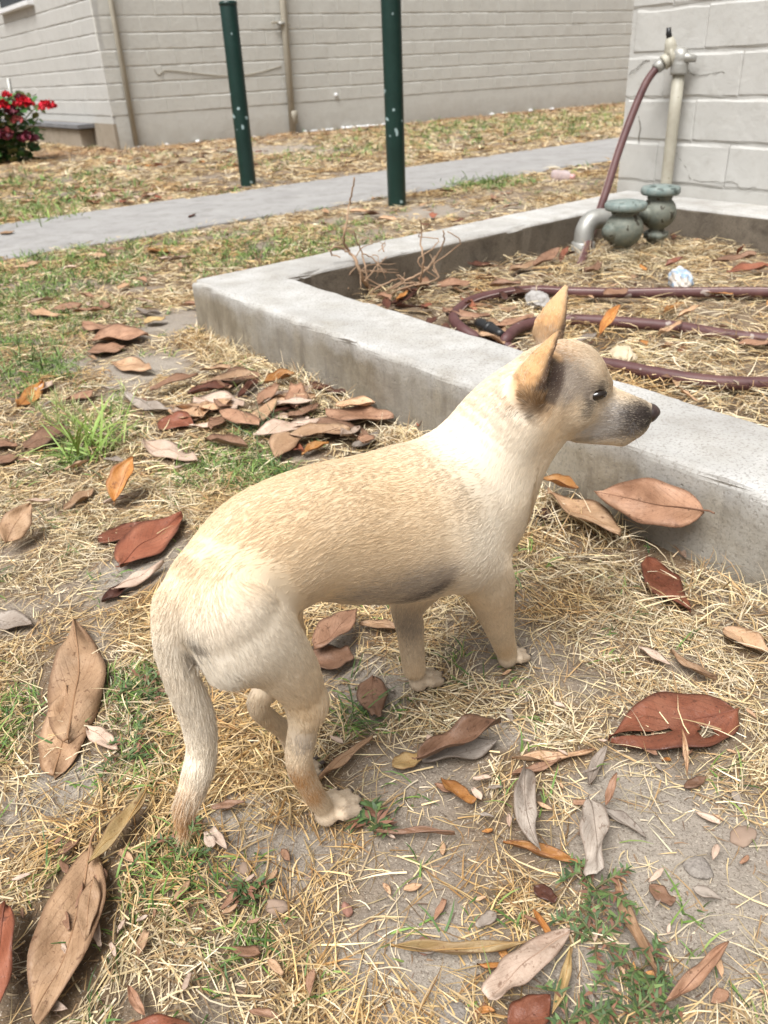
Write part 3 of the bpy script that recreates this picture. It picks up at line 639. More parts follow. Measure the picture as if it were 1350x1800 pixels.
t = NT('dry_twig'); P_ = t.coord('Object'); M['twig'] = t.fin(t.ramp(t.noise(P_, 40, 4), [(.3, (.30, .19, .12)), (.7, (.42, .29, .19))]), .8, None, .2)
wb_ = G(655, 528, .03); weed = empty('dry_weed', tuple(wb_)); tag(weed, 'leafless dry branching weed standing in the corner of the bed', 'weed')
tw = [([(662, 532), (648, 505), (638, 492), (628, 465), (618, 448), (605, 438)], 5), ([(618, 448), (606, 430), (604, 415), (609, 390), (614, 360), (620, 335), (623, 312)], 3), ([(605, 438), (590, 434), (582, 440), (584, 448), (598, 452)], 2.5),
      ([(638, 492), (610, 485), (580, 483), (555, 491), (520, 486), (490, 483), (466, 479), (455, 462), (446, 440)], 2.6), ([(646, 500), (642, 470), (636, 445), (628, 425), (622, 405)], 2.2), ([(586, 511), (605, 490), (625, 470)], 2), ([(527, 507), (545, 490), (556, 478), (580, 480)], 2),
      ([(660, 525), (690, 505), (720, 490), (748, 475), (765, 455), (778, 430), (780, 405)], 3), ([(735, 505), (742, 480), (745, 455), (740, 430), (742, 405), (738, 385)], 2.6), ([(742, 465), (752, 470), (765, 450)], 1.8), ([(654, 512), (680, 498), (705, 490), (740, 500)], 2), ([(640, 495), (660, 470), (680, 450)], 1.6), ([(675, 442), (672, 430), (677, 425)], 1.5), ([(636, 445), (655, 455), (672, 475), (678, 490)], 1.5), ([(690, 520), (700, 505), (712, 480)], 1.6), ([(620, 470), (640, 478), (665, 478), (700, 480)], 1.8)]
k = depth_at(wb_) / FPX
for i, (pl_, wd) in enumerate(tw + [([(x + random.uniform(-25, 40), y + random.uniform(-8, 14)) for x, y in pl_], wd * .7) for pl_, wd in tw[3:]]):
    dy0 = random.uniform(-.05, .05) if i > 2 else 0
    P = np.array([ipt(x, y, wb_, dy0 + .02 * math.sin(j * 1.7 + i)) for j, (x, y) in enumerate(pl_)]) - wb_; P = crom(P, 5); P += rng.normal(0, .0012, P.shape)
    link('stem' if i == 0 else 'twig', tube_mesh('twig', P, np.linspace(wd, wd * .5, len(P)) * k * .8, 6), M['twig'], weed)

# ------------------------------------------------------------------ leaves
RIB = {}
def leaf_mat(name, c1, c2, c3, edge, rough=.5, vein=.30):
    t = NT(name); uv = t.coord('UV'); P = t.coord('Object'); oi = t.n('ShaderNodeObjectInfo')
    sh = t.n('ShaderNodeVectorMath'); sh.operation = 'ADD'; rv = t.n('ShaderNodeCombineXYZ'); t.l(t.math('MULTIPLY', oi.outputs['Random'], 37.0), rv.inputs[0]); t.l(P, sh.inputs[0]); t.l(rv.outputs[0], sh.inputs[1]); P = sh.outputs[0]
    c = t.ramp(t.noise(P, 18, 6, .6, .3), [(.28, c1), (.5, c2), (.74, c3)])
    s = t.n('ShaderNodeSeparateXYZ'); t.l(uv, s.inputs[0])
    v = t.math('ABSOLUTE', t.math('SUBTRACT', s.outputs[1], .5))
    ph = t.math('SUBTRACT', t.math('MULTIPLY', s.outputs[0], 62.0), t.math('MULTIPLY', v, 52.0))
    ph = t.math('ADD', ph, t.math('MULTIPLY', t.noise(P, 30, 2), 2.5))
    vn = t.ramp(t.math('ADD', t.math('MULTIPLY', t.math('SINE', ph), .5), .5), [(.86, (0, 0, 0)), (1.0, (1, 1, 1))])
    vn = t.math('MULTIPLY', vn, t.ramp(t.noise(P, 45, 3), [(.35, (.1, .1, .1)), (.6, (1, 1, 1))]))
    c = t.mix(t.ramp(t.noise(P, 9, 7, .7, .8), [(.46, (0, 0, 0)), (.66, (.45, .45, .45))]), c, edge)
    c = t.mix(t.ramp(t.noise(P, 38, 5, .7), [(.56, (0, 0, 0)), (.72, (.55, .55, .55))]), c, c3)
    c = t.mix(t.math('MULTIPLY', vn, vein), c, edge)
    c = t.mix(t.ramp(v, [(.40, (0, 0, 0)), (.5, (.7, .7, .7))]), c, edge)
    c = t.mix(t.ramp(t.noise(P, 120, 3, .7), [(.6, (0, 0, 0)), (.68, (.75, .75, .75))]), c, edge)
    c = t.mix(t.ramp(t.noise(P, 420, 2, .6), [(.66, (0, 0, 0)), (.7, (.7, .7, .7))]), c, edge)
    hsv = t.n('ShaderNodeHueSaturation'); t.l(c, hsv.inputs['Color']); t.l(t.math('ADD', t.math('MULTIPLY', oi.outputs['Random'], .6), .68), hsv.inputs['Value'])
    nr = t.bump(vn, .18, .0012); nr = t.bump(t.noise(P, 70, 5, .65), .5, .004, nr); nr = t.bump(t.noise(P, 300, 3, .6), .25, .001, nr)
    t.fin(hsv.outputs[0], rough, nr, .35); rb = bpy.data.materials.new(name + '_rib'); rb.use_nodes = True; b_ = rb.node_tree.nodes['Principled BSDF']; b_.inputs['Base Color'].default_value = (c1[0] * .85, c1[1] * .8, c1[2] * .75, 1); b_.inputs['Roughness'].default_value = .6; RIB[t.m.name] = rb; return t.m
LM = {'red': leaf_mat('red_brown_leaf', (.19, .062, .034), (.27, .092, .05), (.35, .145, .085), (.08, .028, .018), .40),
      'brown': leaf_mat('brown_leaf', (.21, .108, .064), (.31, .172, .105), (.40, .24, .155), (.085, .04, .022), .5),
      'tan': leaf_mat('tan_leaf', (.36, .215, .12), (.46, .29, .17), (.56, .38, .245), (.15, .075, .04), .5),
      'beige': leaf_mat('beige_leaf', (.40, .285, .215), (.50, .375, .29), (.59, .47, .38), (.19, .115, .075), .6, .22),
      'grey': leaf_mat('grey_leaf', (.20, .165, .135), (.29, .245, .205), (.40, .35, .30), (.12, .08, .055), .7, .3),
      'orange': leaf_mat('orange_leaf', (.30, .115, .03), (.40, .18, .05), (.50, .285, .115), (.13, .045, .015), .5),
      'yellow': leaf_mat('yellow_leaf', (.42, .26, .095), (.50, .35, .155), (.56, .44, .26), (.22, .11, .045), .55),
      'dark': leaf_mat('dark_leaf', (.06, .022, .015), (.10, .038, .024), (.15, .065, .042), (.03, .012, .008), .42)}
t = NT('leaf_rib'); M['rib'] = t.fin((.24, .125, .065), .6)
def leaf_shape(L, W, fold=0.0, roll=0.0, bend=0.0, twist=0.0, wav=0.0, seed=0, split=0.0, hole=None, nu=18, nv=9, blunt=0.0):
    r = random.Random(seed); V = []; UV = []; top = []
    ph = [r.uniform(0, 6) for _ in range(6)]
    for i in range(nu):
        t_ = i / (nu - 1)
        hw = (math.sin(math.pi * min(1, t_ ** .85)) ** .78) * (1 - .16 * t_) * W / 2 if 0 < t_ < 1 else W * .012
        hw *= 1 + .05 * math.sin(t_ * 17 + ph[0]) * (1 if wav else .4)
        if blunt: hw = max(hw, blunt * W / 2 * (1 if t_ > .5 else 0)) if t_ < 1 else blunt * W * .4
        # bend along the length: circular arc
        a = bend * (t_ - .35)
        cx = L * t_ if abs(bend) < 1e-3 else L / bend * (math.sin(a) + math.sin(bend * .35)); cz = 0 if abs(bend) < 1e-3 else L / bend * (1 - math.cos(a))
        sy = .06 * L * math.sin(t_ * 2.6 + ph[1]) * (.5 + wav)
        for j in range(nv):
            v = j / (nv - 1) * 2 - 1; y = v * hw; z = abs(v) * hw * fold
            if roll:
                q = v * roll * (.5 + .5 * t_ if wav else 1); rad = hw / max(abs(roll), .05); y = rad * math.sin(q) * (1 if roll else 1); z += rad * (1 - math.cos(q)) * (1 if roll > 0 else -1)
            z += wav * L * .05 * math.sin(t_ * 11 + ph[2] + v * 1.5) * abs(v) + .022 * L * math.sin(7 * t_ + ph[3] + 3 * v) + .012 * L * math.sin(13 * t_ + ph[4] - 4 * v)
            w_ = twist * (t_ - .3); y2 = y * math.cos(w_) - z * math.sin(w_); z2 = y * math.sin(w_) + z * math.cos(w_)
            if split and t_ > 1 - split and abs(v) < .99: y2 += (1 if v > 0.1 else -1) * W * .025 * ((t_ - 1 + split) / split)
            V.append((cx - math.sin(a) * z2, sy + y2, cz + math.cos(a) * z2)); UV.append((t_, (v + 1) / 2))
    n = len(V); F_ = []
    keep = {}
    for i in range(nu - 1):
        for j in range(nv - 1):
            t_ = (i + .5) / (nu - 1); v = (j + .5) / (nv - 1) * 2 - 1
            if split and t_ > 1 - split and abs(v - .10) < .05 + .10 * (t_ - 1 + split): continue
            if hole and math.hypot((t_ - hole[0]) * 3, v - hole[1]) < hole[2]: continue
            a_ = i * nv + j; F_.append((a_, a_ + nv, a_ + nv + 1, a_ + 1)); keep[(i, j)] = 1
    th = .00045; Vn = np.array(V); me = bpy.data.meshes.new('leaf')
    cnt = {}
    for f in F_:
        for e in zip(f, f[1:] + f[:1]): cnt[tuple(sorted(e))] = cnt.get(tuple(sorted(e)), 0) + 1
    rim = [e for f in F_ for e in zip(f, f[1:] + f[:1]) if cnt[tuple(sorted(e))] == 1]
    VV = [tuple(v) for v in Vn + [0, 0, th]] + [tuple(v) for v in Vn - [0, 0, th]]
    FF = F_ + [tuple(k + n for k in f[::-1]) for f in F_] + [(a_, a_ + n, b_ + n, b_) for a_, b_ in rim]
    FF = [tuple(f[::-1]) for f in FF]
    me.from_pydata(VV, [], FF); ul = me.uv_layers.new(name='UVMap'); UV2 = UV + UV
    li = np.zeros(len(me.loops), np.int32); me.loops.foreach_get('vertex_index', li); ul.data.foreach_set('uv', np.array(UV2, np.float32)[li].ravel())
    me.polygons.foreach_set('use_smooth', np.full(len(me.polygons), True))
    return me, Vn.reshape(nu, nv, 3)
LEAFN = 0
LEAFZ = []
def place_leaf(b, tip, ratio, mat, fold=.14, roll=0.0, bend=.22, twist=0.12, wav=.35, label=None, group=None, z=.010, pitch=0.0, bank=0.0, split=0.0, hole=None, stem=.16, lo=False, cat='leaf', blunt=0.0, upv=None):
    global LEAFN; LEAFN += 1
    d = tip - b; L = float(np.linalg.norm(d)); x = d / L
    me, g = leaf_shape(L, L * ratio, fold, roll, bend, twist, wav, LEAFN * 13 + 5, split, hole, *( (9, 5) if lo else (26, 21) if (split or hole) else (20, 9)), blunt)
    o = link('fallen_leaf', me, LM[mat])
    yv = np.cross([0, 0, 1.0] if upv is None else upv, x); ny = np.linalg.norm(yv); yv = yv / ny; zv = np.cross(x, yv)
    R_ = Matrix((( x[0], yv[0], zv[0]), (x[1], yv[1], zv[1]), (x[2], yv[2], zv[2]))) @ Matrix.Rotation(-pitch, 3, 'Y') @ Matrix.Rotation(bank, 3, 'X')
    o.rotation_euler = R_.to_euler(); o.location = (b[0], b[1], b[2] + z)
    tag(o, label, cat, group)
    if not lo: LEAFZ.append((b[:2].copy(), tip[:2].copy(), L * ratio))
    if not lo:
        mid = g[:, g.shape[1] // 2, :]; mid = mid[: int(len(mid) * (1 - split * .9))] if split else mid
        st_ = np.array([mid[0] + [-L * stem, .02 * L, .01 * L], mid[0] + [-L * stem * .5, 0, 0]]) if stem else np.zeros((0, 3))
        pp = np.vstack([st_, mid + [0, 0, .0006]]); link('midrib', tube_mesh('midrib', pp, np.linspace(L * .0075, L * .002, len(pp)), 6), RIB[LM[mat].name], o)
    return o
def gz(p, bedq=False):
    return float(bed_z(p[0], p[1])) if bedq else float(ground_z(p[0], p[1]))
def L(bx, by, tx, ty, ratio, mat, label, **k):
    bedq = k.pop('bed', False); zz = k.pop('h', None); dz = k.pop('tz', 0.0)
    lvl = zz if zz is not None else (.03 if bedq else .004)
    b = G(bx, by, lvl); t_ = G(tx, ty, lvl + dz)
    px = math.hypot(tx - bx, ty - by); ax = t_ - b; ax = ax / np.linalg.norm(ax); pr = np.cross([0, 0, 1.0], ax); pr /= np.linalg.norm(pr)
    def pj(q): v = q - CPOS; return np.array([v @ CRT, v @ CDN]) / (v @ FW) * FPX
    ppm = np.linalg.norm(pj(b + pr * .01) - pj(b)) / .01; ratio = ratio * px / ppm / float(np.linalg.norm(t_ - b)); ratio = min(ratio, 1.0)
    return place_leaf(b, t_, ratio, mat, label=label, group=k.pop('group', 'large fallen leaves'), z=k.pop('z', .002), **k)
# foreground, right
L(1302, 1262, 1068, 1308, .58, 'red', 'large red-brown leaf split at its end with a small hole, on bare dirt', split=.5, hole=(.30, .42, .2), stem=.0, fold=.10, bend=.2)
L(1195, 1285, 1207, 1372, .17, 'tan', 'thin tan curled blade lying across the large split red-brown leaf', h=.03, roll=1.2, stem=0, wav=.1)
L(1202, 1386, 1240, 1368, .5, 'brown', 'small broken brown leaf bit just below the large split leaf', stem=0)
L(1140, 985, 1214, 1082, .48, 'red', 'smooth red-brown leaf lying in straw below the big leaf by the curb', fold=.2, stem=.05)
place_leaf(onp(1240, 888, P0 - nF * .012, nF), onp(1046, 876, P0 - nF * .035, nF), .42, 'brown', label='big brown leaf propped against the curb, stem to the right', group='large fallen leaves', z=0, fold=.08, bend=.1, twist=0, stem=.1, upv=-nF * .75 + np.array([0, 0, .65]))
L(968, 868, 1080, 948, .72, 'tan', 'pale tan leaf under the dog chest beside the big brown leaf', h=.03, roll=.25, bank=-.25, stem=.02)
L(930, 900, 978, 925, .75, 'dark', 'dark curled leaf half hidden behind the dog chest', roll=1.0, stem=0)
L(950, 843, 1018, 862, .45, 'orange', 'curled orange leaf edge at the curb above the pale tan leaf', h=.045, roll=1.5, stem=0)
L(1168, 925, 1206, 985, .4, 'beige', 'pale curled leaf under the big brown leaf tip', roll=1.1, stem=.0)
L(1238, 965, 1280, 1008, .6, 'yellow', 'small yellow leaf in straw at the foot of the curb, right', roll=.9, stem=0)
L(1272, 1108, 1352, 1152, .42, 'tan', 'folded tan leaf cut by the right edge', fold=.5, stem=0)
L(1178, 1148, 1262, 1208, .24, 'tan', 'long narrow curled tan leaf in straw right of centre', roll=1.6, bend=.7, stem=0)
L(1120, 1140, 1180, 1172, .3, 'beige', 'narrow pale leaf left of the long curled tan leaf', roll=1.2, stem=0)
# foreground, dead grey leaves
L(918, 1352, 962, 1502, .36, 'grey', 'grey folded dead leaf standing left of its grey neighbour', fold=.75, roll=.5, twist=.7, wav=1.0, h=.012, stem=.06)
L(1020, 1408, 1060, 1545, .36, 'grey', 'grey twisted dead leaf with a flared end above the green weed', fold=.6, twist=1.2, wav=1.0, h=.015, stem=.04, blunt=.75)
L(883, 1490, 1032, 1522, .2, 'orange', 'narrow orange curled leaf between the two grey leaves', roll=1.4, stem=0)
L(1062, 1418, 1088, 1362, .42, 'brown', 'stiff brown curled leaf standing near the split leaf', roll=1.3, h=.012, stem=0, tz=.02)
L(1055, 1418, 1132, 1478, .2, 'grey', 'narrow grey folded leaf right of the twisted grey leaf', fold=.8, stem=.02)
L(1035, 1385, 1068, 1318, .5, 'grey', 'grey-brown cupped leaf beside the large split leaf', roll=1.2, stem=0)
L(900, 1338, 1045, 1322, .16, 'tan', 'long narrow tan curled leaf on bare dirt below the front paws', roll=1.3, stem=0)
L(900, 1365, 985, 1338, .26, 'brown', 'curled brown leaf under the long narrow tan one', roll=1.2, stem=0)
L(728, 1325, 885, 1280, .34, 'brown', 'crumpled brown leaf, upper one of the heap below the belly', fold=.7, roll=.6, wav=1.0, h=.02, stem=.05)
L(745, 1345, 868, 1300, .3, 'grey', 'crumpled grey leaf, lower one of the heap below the belly', fold=.6, twist=.9, wav=1.0, stem=0)
L(778, 1370, 832, 1418, .5, 'orange', 'short orange curled leaf below the crumpled heap', roll=1.0, stem=0, blunt=.5)
L(658, 1192, 662, 1264, .78, 'brown', 'small oval brown leaf between the front and hind paws', fold=.05, stem=0, blunt=.35)
L(548, 1140, 632, 1078, .5, 'brown', 'pointed brown folded leaf behind the hind leg', fold=.4, h=.02, stem=0)
L(545, 1172, 618, 1152, .7, 'brown', 'torn brown leaf piece behind the hind leg', fold=.3, stem=0, blunt=.5)
L(632, 1098, 700, 1112, .38, 'tan', 'tan leaf lying behind the dog under its belly', roll=.8, stem=0)
L(562, 1378, 655, 1302, .22, 'tan', 'narrow tan leaf just right of the hind leg', roll=.9, stem=0)
L(658, 1468, 800, 1474, .13, 'brown', 'thin brown curled stick-like leaf right of the hind paw', roll=1.5, stem=0)
L(690, 1350, 740, 1330, .6, 'yellow', 'pale yellowish leaf scrap left of the crumpled heap', stem=0, blunt=.5)
# bottom
L(688, 1662, 942, 1664, .14, 'yellow', 'long pale orange pod-like curled leaf on bare dirt at the bottom', roll=1.5, stem=0, wav=.15)
L(1002, 1640, 862, 1768, .46, 'beige', 'pale split leaf with a pointed stem end at the bottom', roll=.35, h=.012, stem=.02, blunt=.55)
L(895, 1812, 965, 1752, .8, 'red', 'red-brown leaf showing under the pale split leaf', stem=0)
L(940, 1600, 972, 1660, .28, 'orange', 'narrow orange leaf above the pale split leaf', roll=1.2, stem=0)
L(1000, 1668, 968, 1790, .24, 'yellow', 'narrow yellow-orange leaf right of the pale split leaf', roll=.9, stem=0)
L(1075, 1535, 1160, 1722, .17, 'tan', 'long thin tan curved leaf beside the dark green weed', roll=1.0, stem=.0, bend=.5)
L(1160, 1760, 1285, 1668, .32, 'brown', 'curled brown leaf in straw at the bottom right', roll=1.1, h=.015, stem=0)
L(1140, 1560, 1185, 1590, .5, 'brown', 'broken red-brown chip on the dirt right of the green weed', stem=0, blunt=.6)
L(940, 1560, 975, 1590, .6, 'dark', 'small dark torn leaf bit above the green weed', stem=0, blunt=.5)
L(160, 1490, 62, 1812, .44, 'tan', 'largest tan leaf at the bottom left, stem pointing up', roll=.35, h=.006, stem=.08, bend=.2, wav=.12)
L(172, 1545, 150, 1662, .34, 'tan', 'broken half leaf tucked against the largest tan leaf', stem=0, h=.015)
L(252, 1392, 162, 1528, .27, 'yellow', 'narrow yellowish curled leaf above the largest tan leaf', roll=.9, h=.012, stem=.04)
L(22, 1590, -14, 1810, .34, 'red', 'red-brown folded leaf cut by the left edge at the bottom', fold=.7, h=.015, stem=0)
L(205, 1822, 345, 1815, .6, 'red', 'domed red-brown leaf cut by the bottom edge', roll=-.9, h=.03, stem=0)
L(228, 1735, 258, 1790, .5, 'brown', 'curled brown leaf just above the domed red-brown one', roll=.9, stem=0)
L(130, 1302, 118, 1100, .62, 'tan', 'broad tan leaf at left, its tip pointing away', fold=-.12, h=.010, stem=.03, bend=.1, twist=0)
L(98, 1368, 112, 1215, .66, 'tan', 'tan leaf lying under the broad tan leaf at left', h=.001, z=.001, stem=0)
L(150, 1285, 212, 1320, .5, 'beige', 'pale torn leaf right of the broad tan leaf', stem=0)
L(372, 1425, 430, 1412, .25, 'brown', 'small brown leaf sliver by the tail tip', stem=0)
# left, middle distance
L(212, 998, 325, 912, .60, 'red', 'glossy red-brown oval leaf left of the dog rump', fold=.16, h=.006, stem=.03)
L(176, 958, 255, 922, .42, 'red', 'red-brown leaf behind the glossy oval one', stem=0)
L(200, 1036, 292, 992, .34, 'beige', 'rolled greyish pink leaf below the glossy oval one', roll=-1.4, h=.012, stem=.05)
L(178, 1060, 232, 1030, .5, 'dark', 'dark curled leaf under the rolled greyish leaf', roll=1.0, stem=0)
L(14, 958, 62, 912, .75, 'tan', 'small tan leaf standing on edge at the left', pitch=.35, bank=.5, h=.02, stem=0)
L(-12, 1085, 58, 1104, .7, 'grey', 'grey-brown leaf cut by the left edge', fold=.3, stem=0)
L(205, 885, 236, 806, .75, 'orange', 'upright curled orange leaf standing in the grass', roll=1.3, h=.012, tz=.05, stem=.05)
L(112, 898, 165, 862, .5, 'tan', 'crinkled tan leaf left of the upright orange one', roll=.9, wav=.6, stem=0)
L(262, 776, 342, 822, .5, 'beige', 'flat pale beige leaf above the upright orange one', stem=.02)
L(282, 742, 340, 752, .72, 'red', 'red-brown leaf end near the flat beige leaf', fold=.3, bank=.3, stem=0)
L(215, 696, 312, 728, .36, 'grey', 'long grey-beige leaf with curled edge on the left lawn', roll=-.6, stem=0)
L(345, 700, 422, 722, .62, 'beige', 'broad pale brown leaf at the left of the pile by the curb', fold=.05, h=.01, bank=.2, stem=0, blunt=.4)
L(375, 668, 460, 664, .42, 'brown', 'brown leaf at the back of the pile by the curb', stem=0)
L(420, 700, 452, 668, .6, 'dark', 'dark rolled leaf in the pile by the curb', roll=1.3, h=.012, stem=0)
L(455, 715, 548, 684, .44, 'beige', 'pale grey-brown leaf in the middle of the pile by the curb', h=.012, stem=.02)
L(462, 675, 520, 662, .45, 'orange', 'orange curled leaf on top of the pile by the curb', roll=1.1, h=.02, stem=0)
L(470, 725, 530, 705, .5, 'dark', 'dark leaf tucked under the pile by the curb', stem=0)
L(545, 672, 612, 694, .55, 'dark', 'dark domed leaf right of the pile, against the curb', roll=-.8, h=.01, stem=0)
L(575, 722, 692, 738, .38, 'brown', 'long brown leaf lying along the curb', fold=.1, h=.012, stem=.02)
L(560, 740, 645, 782, .48, 'brown', 'brown folded leaf in front of the long one by the curb', fold=.4, stem=0)
L(590, 715, 660, 712, .3, 'tan', 'narrow tan leaf behind the long brown one by the curb', roll=.8, h=.02, stem=0)
L(620, 790, 665, 762, .45, 'grey', 'pale grey leaf scrap near the dog back', stem=0)
L(478, 782, 535, 798, .5, 'red', 'small red-brown leaf just above the dog back', roll=.6, stem=0)
L(735, 752, 752, 722, .5, 'red', 'small upright red leaf between the dog back and curb', h=.012, tz=.03, roll=.8, stem=0)
L(530, 800, 580, 782, .45, 'orange', 'orange curled leaf beside the small red-brown leaf', roll=1.0, stem=0)
L(198, 640, 268, 655, .52, 'tan', 'tan leaf lying alone on the bare dirt', bank=.15, stem=0)
L(140, 572, 205, 586, .5, 'brown', 'brown leaf, upper of three near the bare dirt', stem=0)
L(162, 602, 262, 592, .34, 'brown', 'mauve-brown leaf, middle of three near the bare dirt', fold=.3, stem=.03)
L(155, 620, 222, 612, .34, 'brown', 'brown leaf, lowest of three near the bare dirt', stem=0)
L(25, 715, 78, 676, .5, 'orange', 'bright orange leaf at left above the green tuft', bank=.3, stem=0)
L(68, 690, 92, 672, .9, 'beige', 'mauve leaf beside the bright orange leaf', stem=0)
L(40, 790, 118, 752, .48, 'brown', 'brown leaf behind the green tuft', h=.012, stem=0)
L(-15, 775, 30, 790, .6, 'brown', 'brown leaf cut by the left edge beside the green tuft', stem=0)
L(-10, 815, 35, 806, .5, 'brown', 'lower brown leaf cut by the left edge', stem=0)
L(125, 705, 165, 690, .6, 'brown', 'brown leaf behind the green tuft, farther right', stem=0)
L(240, 545, 285, 555, .45, 'grey', 'grey leaf with dark underside near the curb corner', roll=.7, stem=0)
L(255, 568, 290, 560, .5, 'yellow', 'small yellow leaf below the grey one near the curb corner', stem=0)
L(55, 545, 105, 560, .5, 'tan', 'tan leaf in the far grass at left', stem=0)
# in the bed
B_ = dict(bed=True, group='leaves lying in the planting bed')
L(1055, 590, 1092, 570, .75, 'orange', 'upright cupped orange leaf behind the dog head', h=.06, roll=.9, pitch=.4, stem=.1, **B_)
L(1060, 520, 1105, 512, .62, 'brown', 'brown leaf lying over the hose in the bed', h=.065, stem=0, **B_)
L(780, 545, 858, 562, .42, 'brown', 'brown curved leaf by the hose bend near the twigs', h=.05, roll=-.7, stem=0, **B_)
L(870, 575, 935, 558, .3, 'brown', 'long brown leaf beside the black nozzle', h=.05, stem=0, **B_)
L(935, 470, 985, 440, .6, 'brown', 'brown leaf leaning on the far curb inside the bed', h=.05, roll=.5, tz=.03, stem=0, **B_)
L(985, 462, 1000, 436, .6, 'red', 'red-brown leaf left of the hose foot', h=.05, roll=.7, tz=.03, stem=0, **B_)
L(900, 478, 940, 462, .6, 'tan', 'tan curled leaf below the far curb', h=.045, stem=0, **B_)
L(1250, 460, 1330, 452, .34, 'brown', 'long brown leaf at the foot of the wall ledge', h=.05, roll=.4, stem=0, **B_)
L(1295, 448, 1310, 432, .7, 'red', 'small upright leaf at the foot of the wall ledge', h=.05, tz=.03, roll=.6, stem=0, **B_)
L(1275, 480, 1352, 470, .5, 'red', 'red-brown leaf near the right edge of the bed', h=.045, roll=.4, stem=0, **B_)
L(1190, 560, 1232, 540, .6, 'tan', 'pale tan leaf standing in the middle of the bed', h=.05, tz=.03, roll=.5, stem=0, **B_)
L(1300, 608, 1350, 602, .5, 'brown', 'brown leaf beside the hose at the right edge', h=.05, stem=0, **B_)
L(1160, 590, 1195, 570, .5, 'tan', 'tan curled leaf on the hose in the bed', h=.055, roll=.9, stem=0, **B_)
L(1030, 480, 1052, 465, .9, 'brown', 'round brown leaf beside the hose foot', h=.055, stem=0, blunt=.4, **B_)
L(1170, 470, 1200, 455, .5, 'red', 'red-brown leaf near the valves', h=.06, roll=.8, tz=.02, stem=0, **B_)
L(680, 540, 730, 520, .5, 'dark', 'dark leaf in the bed corner under the twigs', h=.04, roll=.8, stem=0, **B_)
L(700, 530, 715, 515, .8, 'orange', 'orange curled leaf in the bed corner under the twigs', h=.05, roll=.9, stem=0, **B_)
L(770, 505, 830, 498, .4, 'brown', 'brown leaf in the bed near the far curb', h=.04, stem=0, **B_)
L(1010, 600, 1050, 590, .4, 'grey', 'grey leaf under the cupped orange leaf', h=.04, stem=0, **B_)
# on the far lawn and walk
L(330, 383, 345, 378, .6, 'dark', 'dark curled leaf lying on the walk', h=.012, roll=1.0, stem=0, lo=True)
L(258, 440, 300, 446, .6, 'orange', 'orange leaf on the lawn left of the curb corner', roll=.5, stem=0, lo=True)
L(0, 412, 26, 408, .5, 'tan', 'tan leaf on the walk at the left edge', h=.012, stem=0, lo=True)
L(150, 355, 178, 360, .6, 'tan', 'pale leaf standing at the far edge of the walk, left', roll=.5, stem=0, lo=True)
HUE = {'red': 'red-brown', 'brown': 'brown', 'tan': 'tan', 'beige': 'beige', 'grey': 'grey', 'orange': 'orange', 'yellow': 'yellow', 'dark': 'dark'}
def nth(i): return '%d%s' % (i, 'th' if 10 <= i % 100 <= 20 else {1: 'st', 2: 'nd', 3: 'rd'}.get(i % 10, 'th'))
def scatter(n, fn, mats, l0, l1, label, group, zf, keep=lambda p: True):
    k = 0; tries = 0; made = {}
    while k < n and tries < n * 20:
        tries += 1; p = fn()
        if not keep(p): continue
        z_ = zf(p); a = random.uniform(0, 6.28); Ln = random.uniform(l0, l1); b = np.array([p[0], p[1], z_])
        mm = random.choice(mats); o = place_leaf(b, b + np.array([math.cos(a) * Ln, math.sin(a) * Ln, random.uniform(-.004, .012)]), random.uniform(.35, .6), mm, fold=random.uniform(0, .5), roll=random.choice([0, .6, 1.1, -.6]), twist=random.uniform(-.8, .8), blunt=random.choice([0, 0, 0, .35, .6]), bend=random.uniform(-.3, .6), label=label, group=group, z=random.uniform(.001, .008), stem=0, lo=True, bank=random.uniform(-.3, .3)); k += 1; made.setdefault(mm, []).append((float((b - CPOS) @ CRT / ((b - CPOS) @ FW)), o))
    for mm, ls in made.items():
        ls.sort(key=lambda q: q[0])
        for i, (_, o) in enumerate(ls): o['label'] = '%s %s, %s %s one from the left' % (HUE[mm], label, nth(i + 1), HUE[mm]) if len(ls) > 1 else '%s %s, the only %s one' % (HUE[mm], label, HUE[mm])
clear = lambda p: not (in_planter(np.array(p[0]), np.array(p[1]), .08) or in_path(np.array(p[0]), np.array(p[1]), .03) or behind_walls(np.array(p[0]), np.array(p[1]), .05))
def litter(name, n, fn, mats, l0, l1, label, zf, keep=lambda p: True):      # leaves too small or too far to pick apart
    V, F_, UV, MI, k, tries = [], [], [], [], 0, 0; ms = sorted(set(mats))
    while k < n and tries < n * 20:
        tries += 1; p = fn()
        if not keep(p): continue
        Ln = random.uniform(l0, l1); me, _ = leaf_shape(Ln, Ln * random.uniform(.35, .6), random.uniform(0, .5), random.choice([0, .6, 1.1, -.6]), random.uniform(-.3, .6), random.uniform(-.8, .8), .3, tries * 7 + n, 0, None, 8, 5, random.choice([0, 0, .4, .6]))
        R_ = Matrix.Rotation(random.uniform(0, 6.28), 4, 'Z') @ Matrix.Rotation(random.uniform(-.25, .25), 4, 'X'); o = len(V); q = Vector((p[0], p[1], zf(p) + random.uniform(.001, .008)))
        V += [tuple(R_ @ v.co + q) for v in me.vertices]; F_ += [tuple(o + i for i in f.vertices) for f in me.polygons]; UV += [tuple(u.uv) for u in me.uv_layers[0].data]; MI += [ms.index(random.choice(mats))] * 1 * len(me.polygons); bpy.data.meshes.remove(me); k += 1
    me = bpy.data.meshes.new(name); me.from_pydata(V, [], F_); ul = me.uv_layers.new(name='UVMap'); ul.data.foreach_set('uv', np.array(UV, np.float32).ravel())
    for q in ms: me.materials.append(LM[q])
    me.polygons.foreach_set('material_index', np.array(MI, np.int32)); me.polygons.foreach_set('use_smooth', np.full(len(me.polygons), True))
    tag(link(name, me), label, 'leaf litter', kind='stuff')
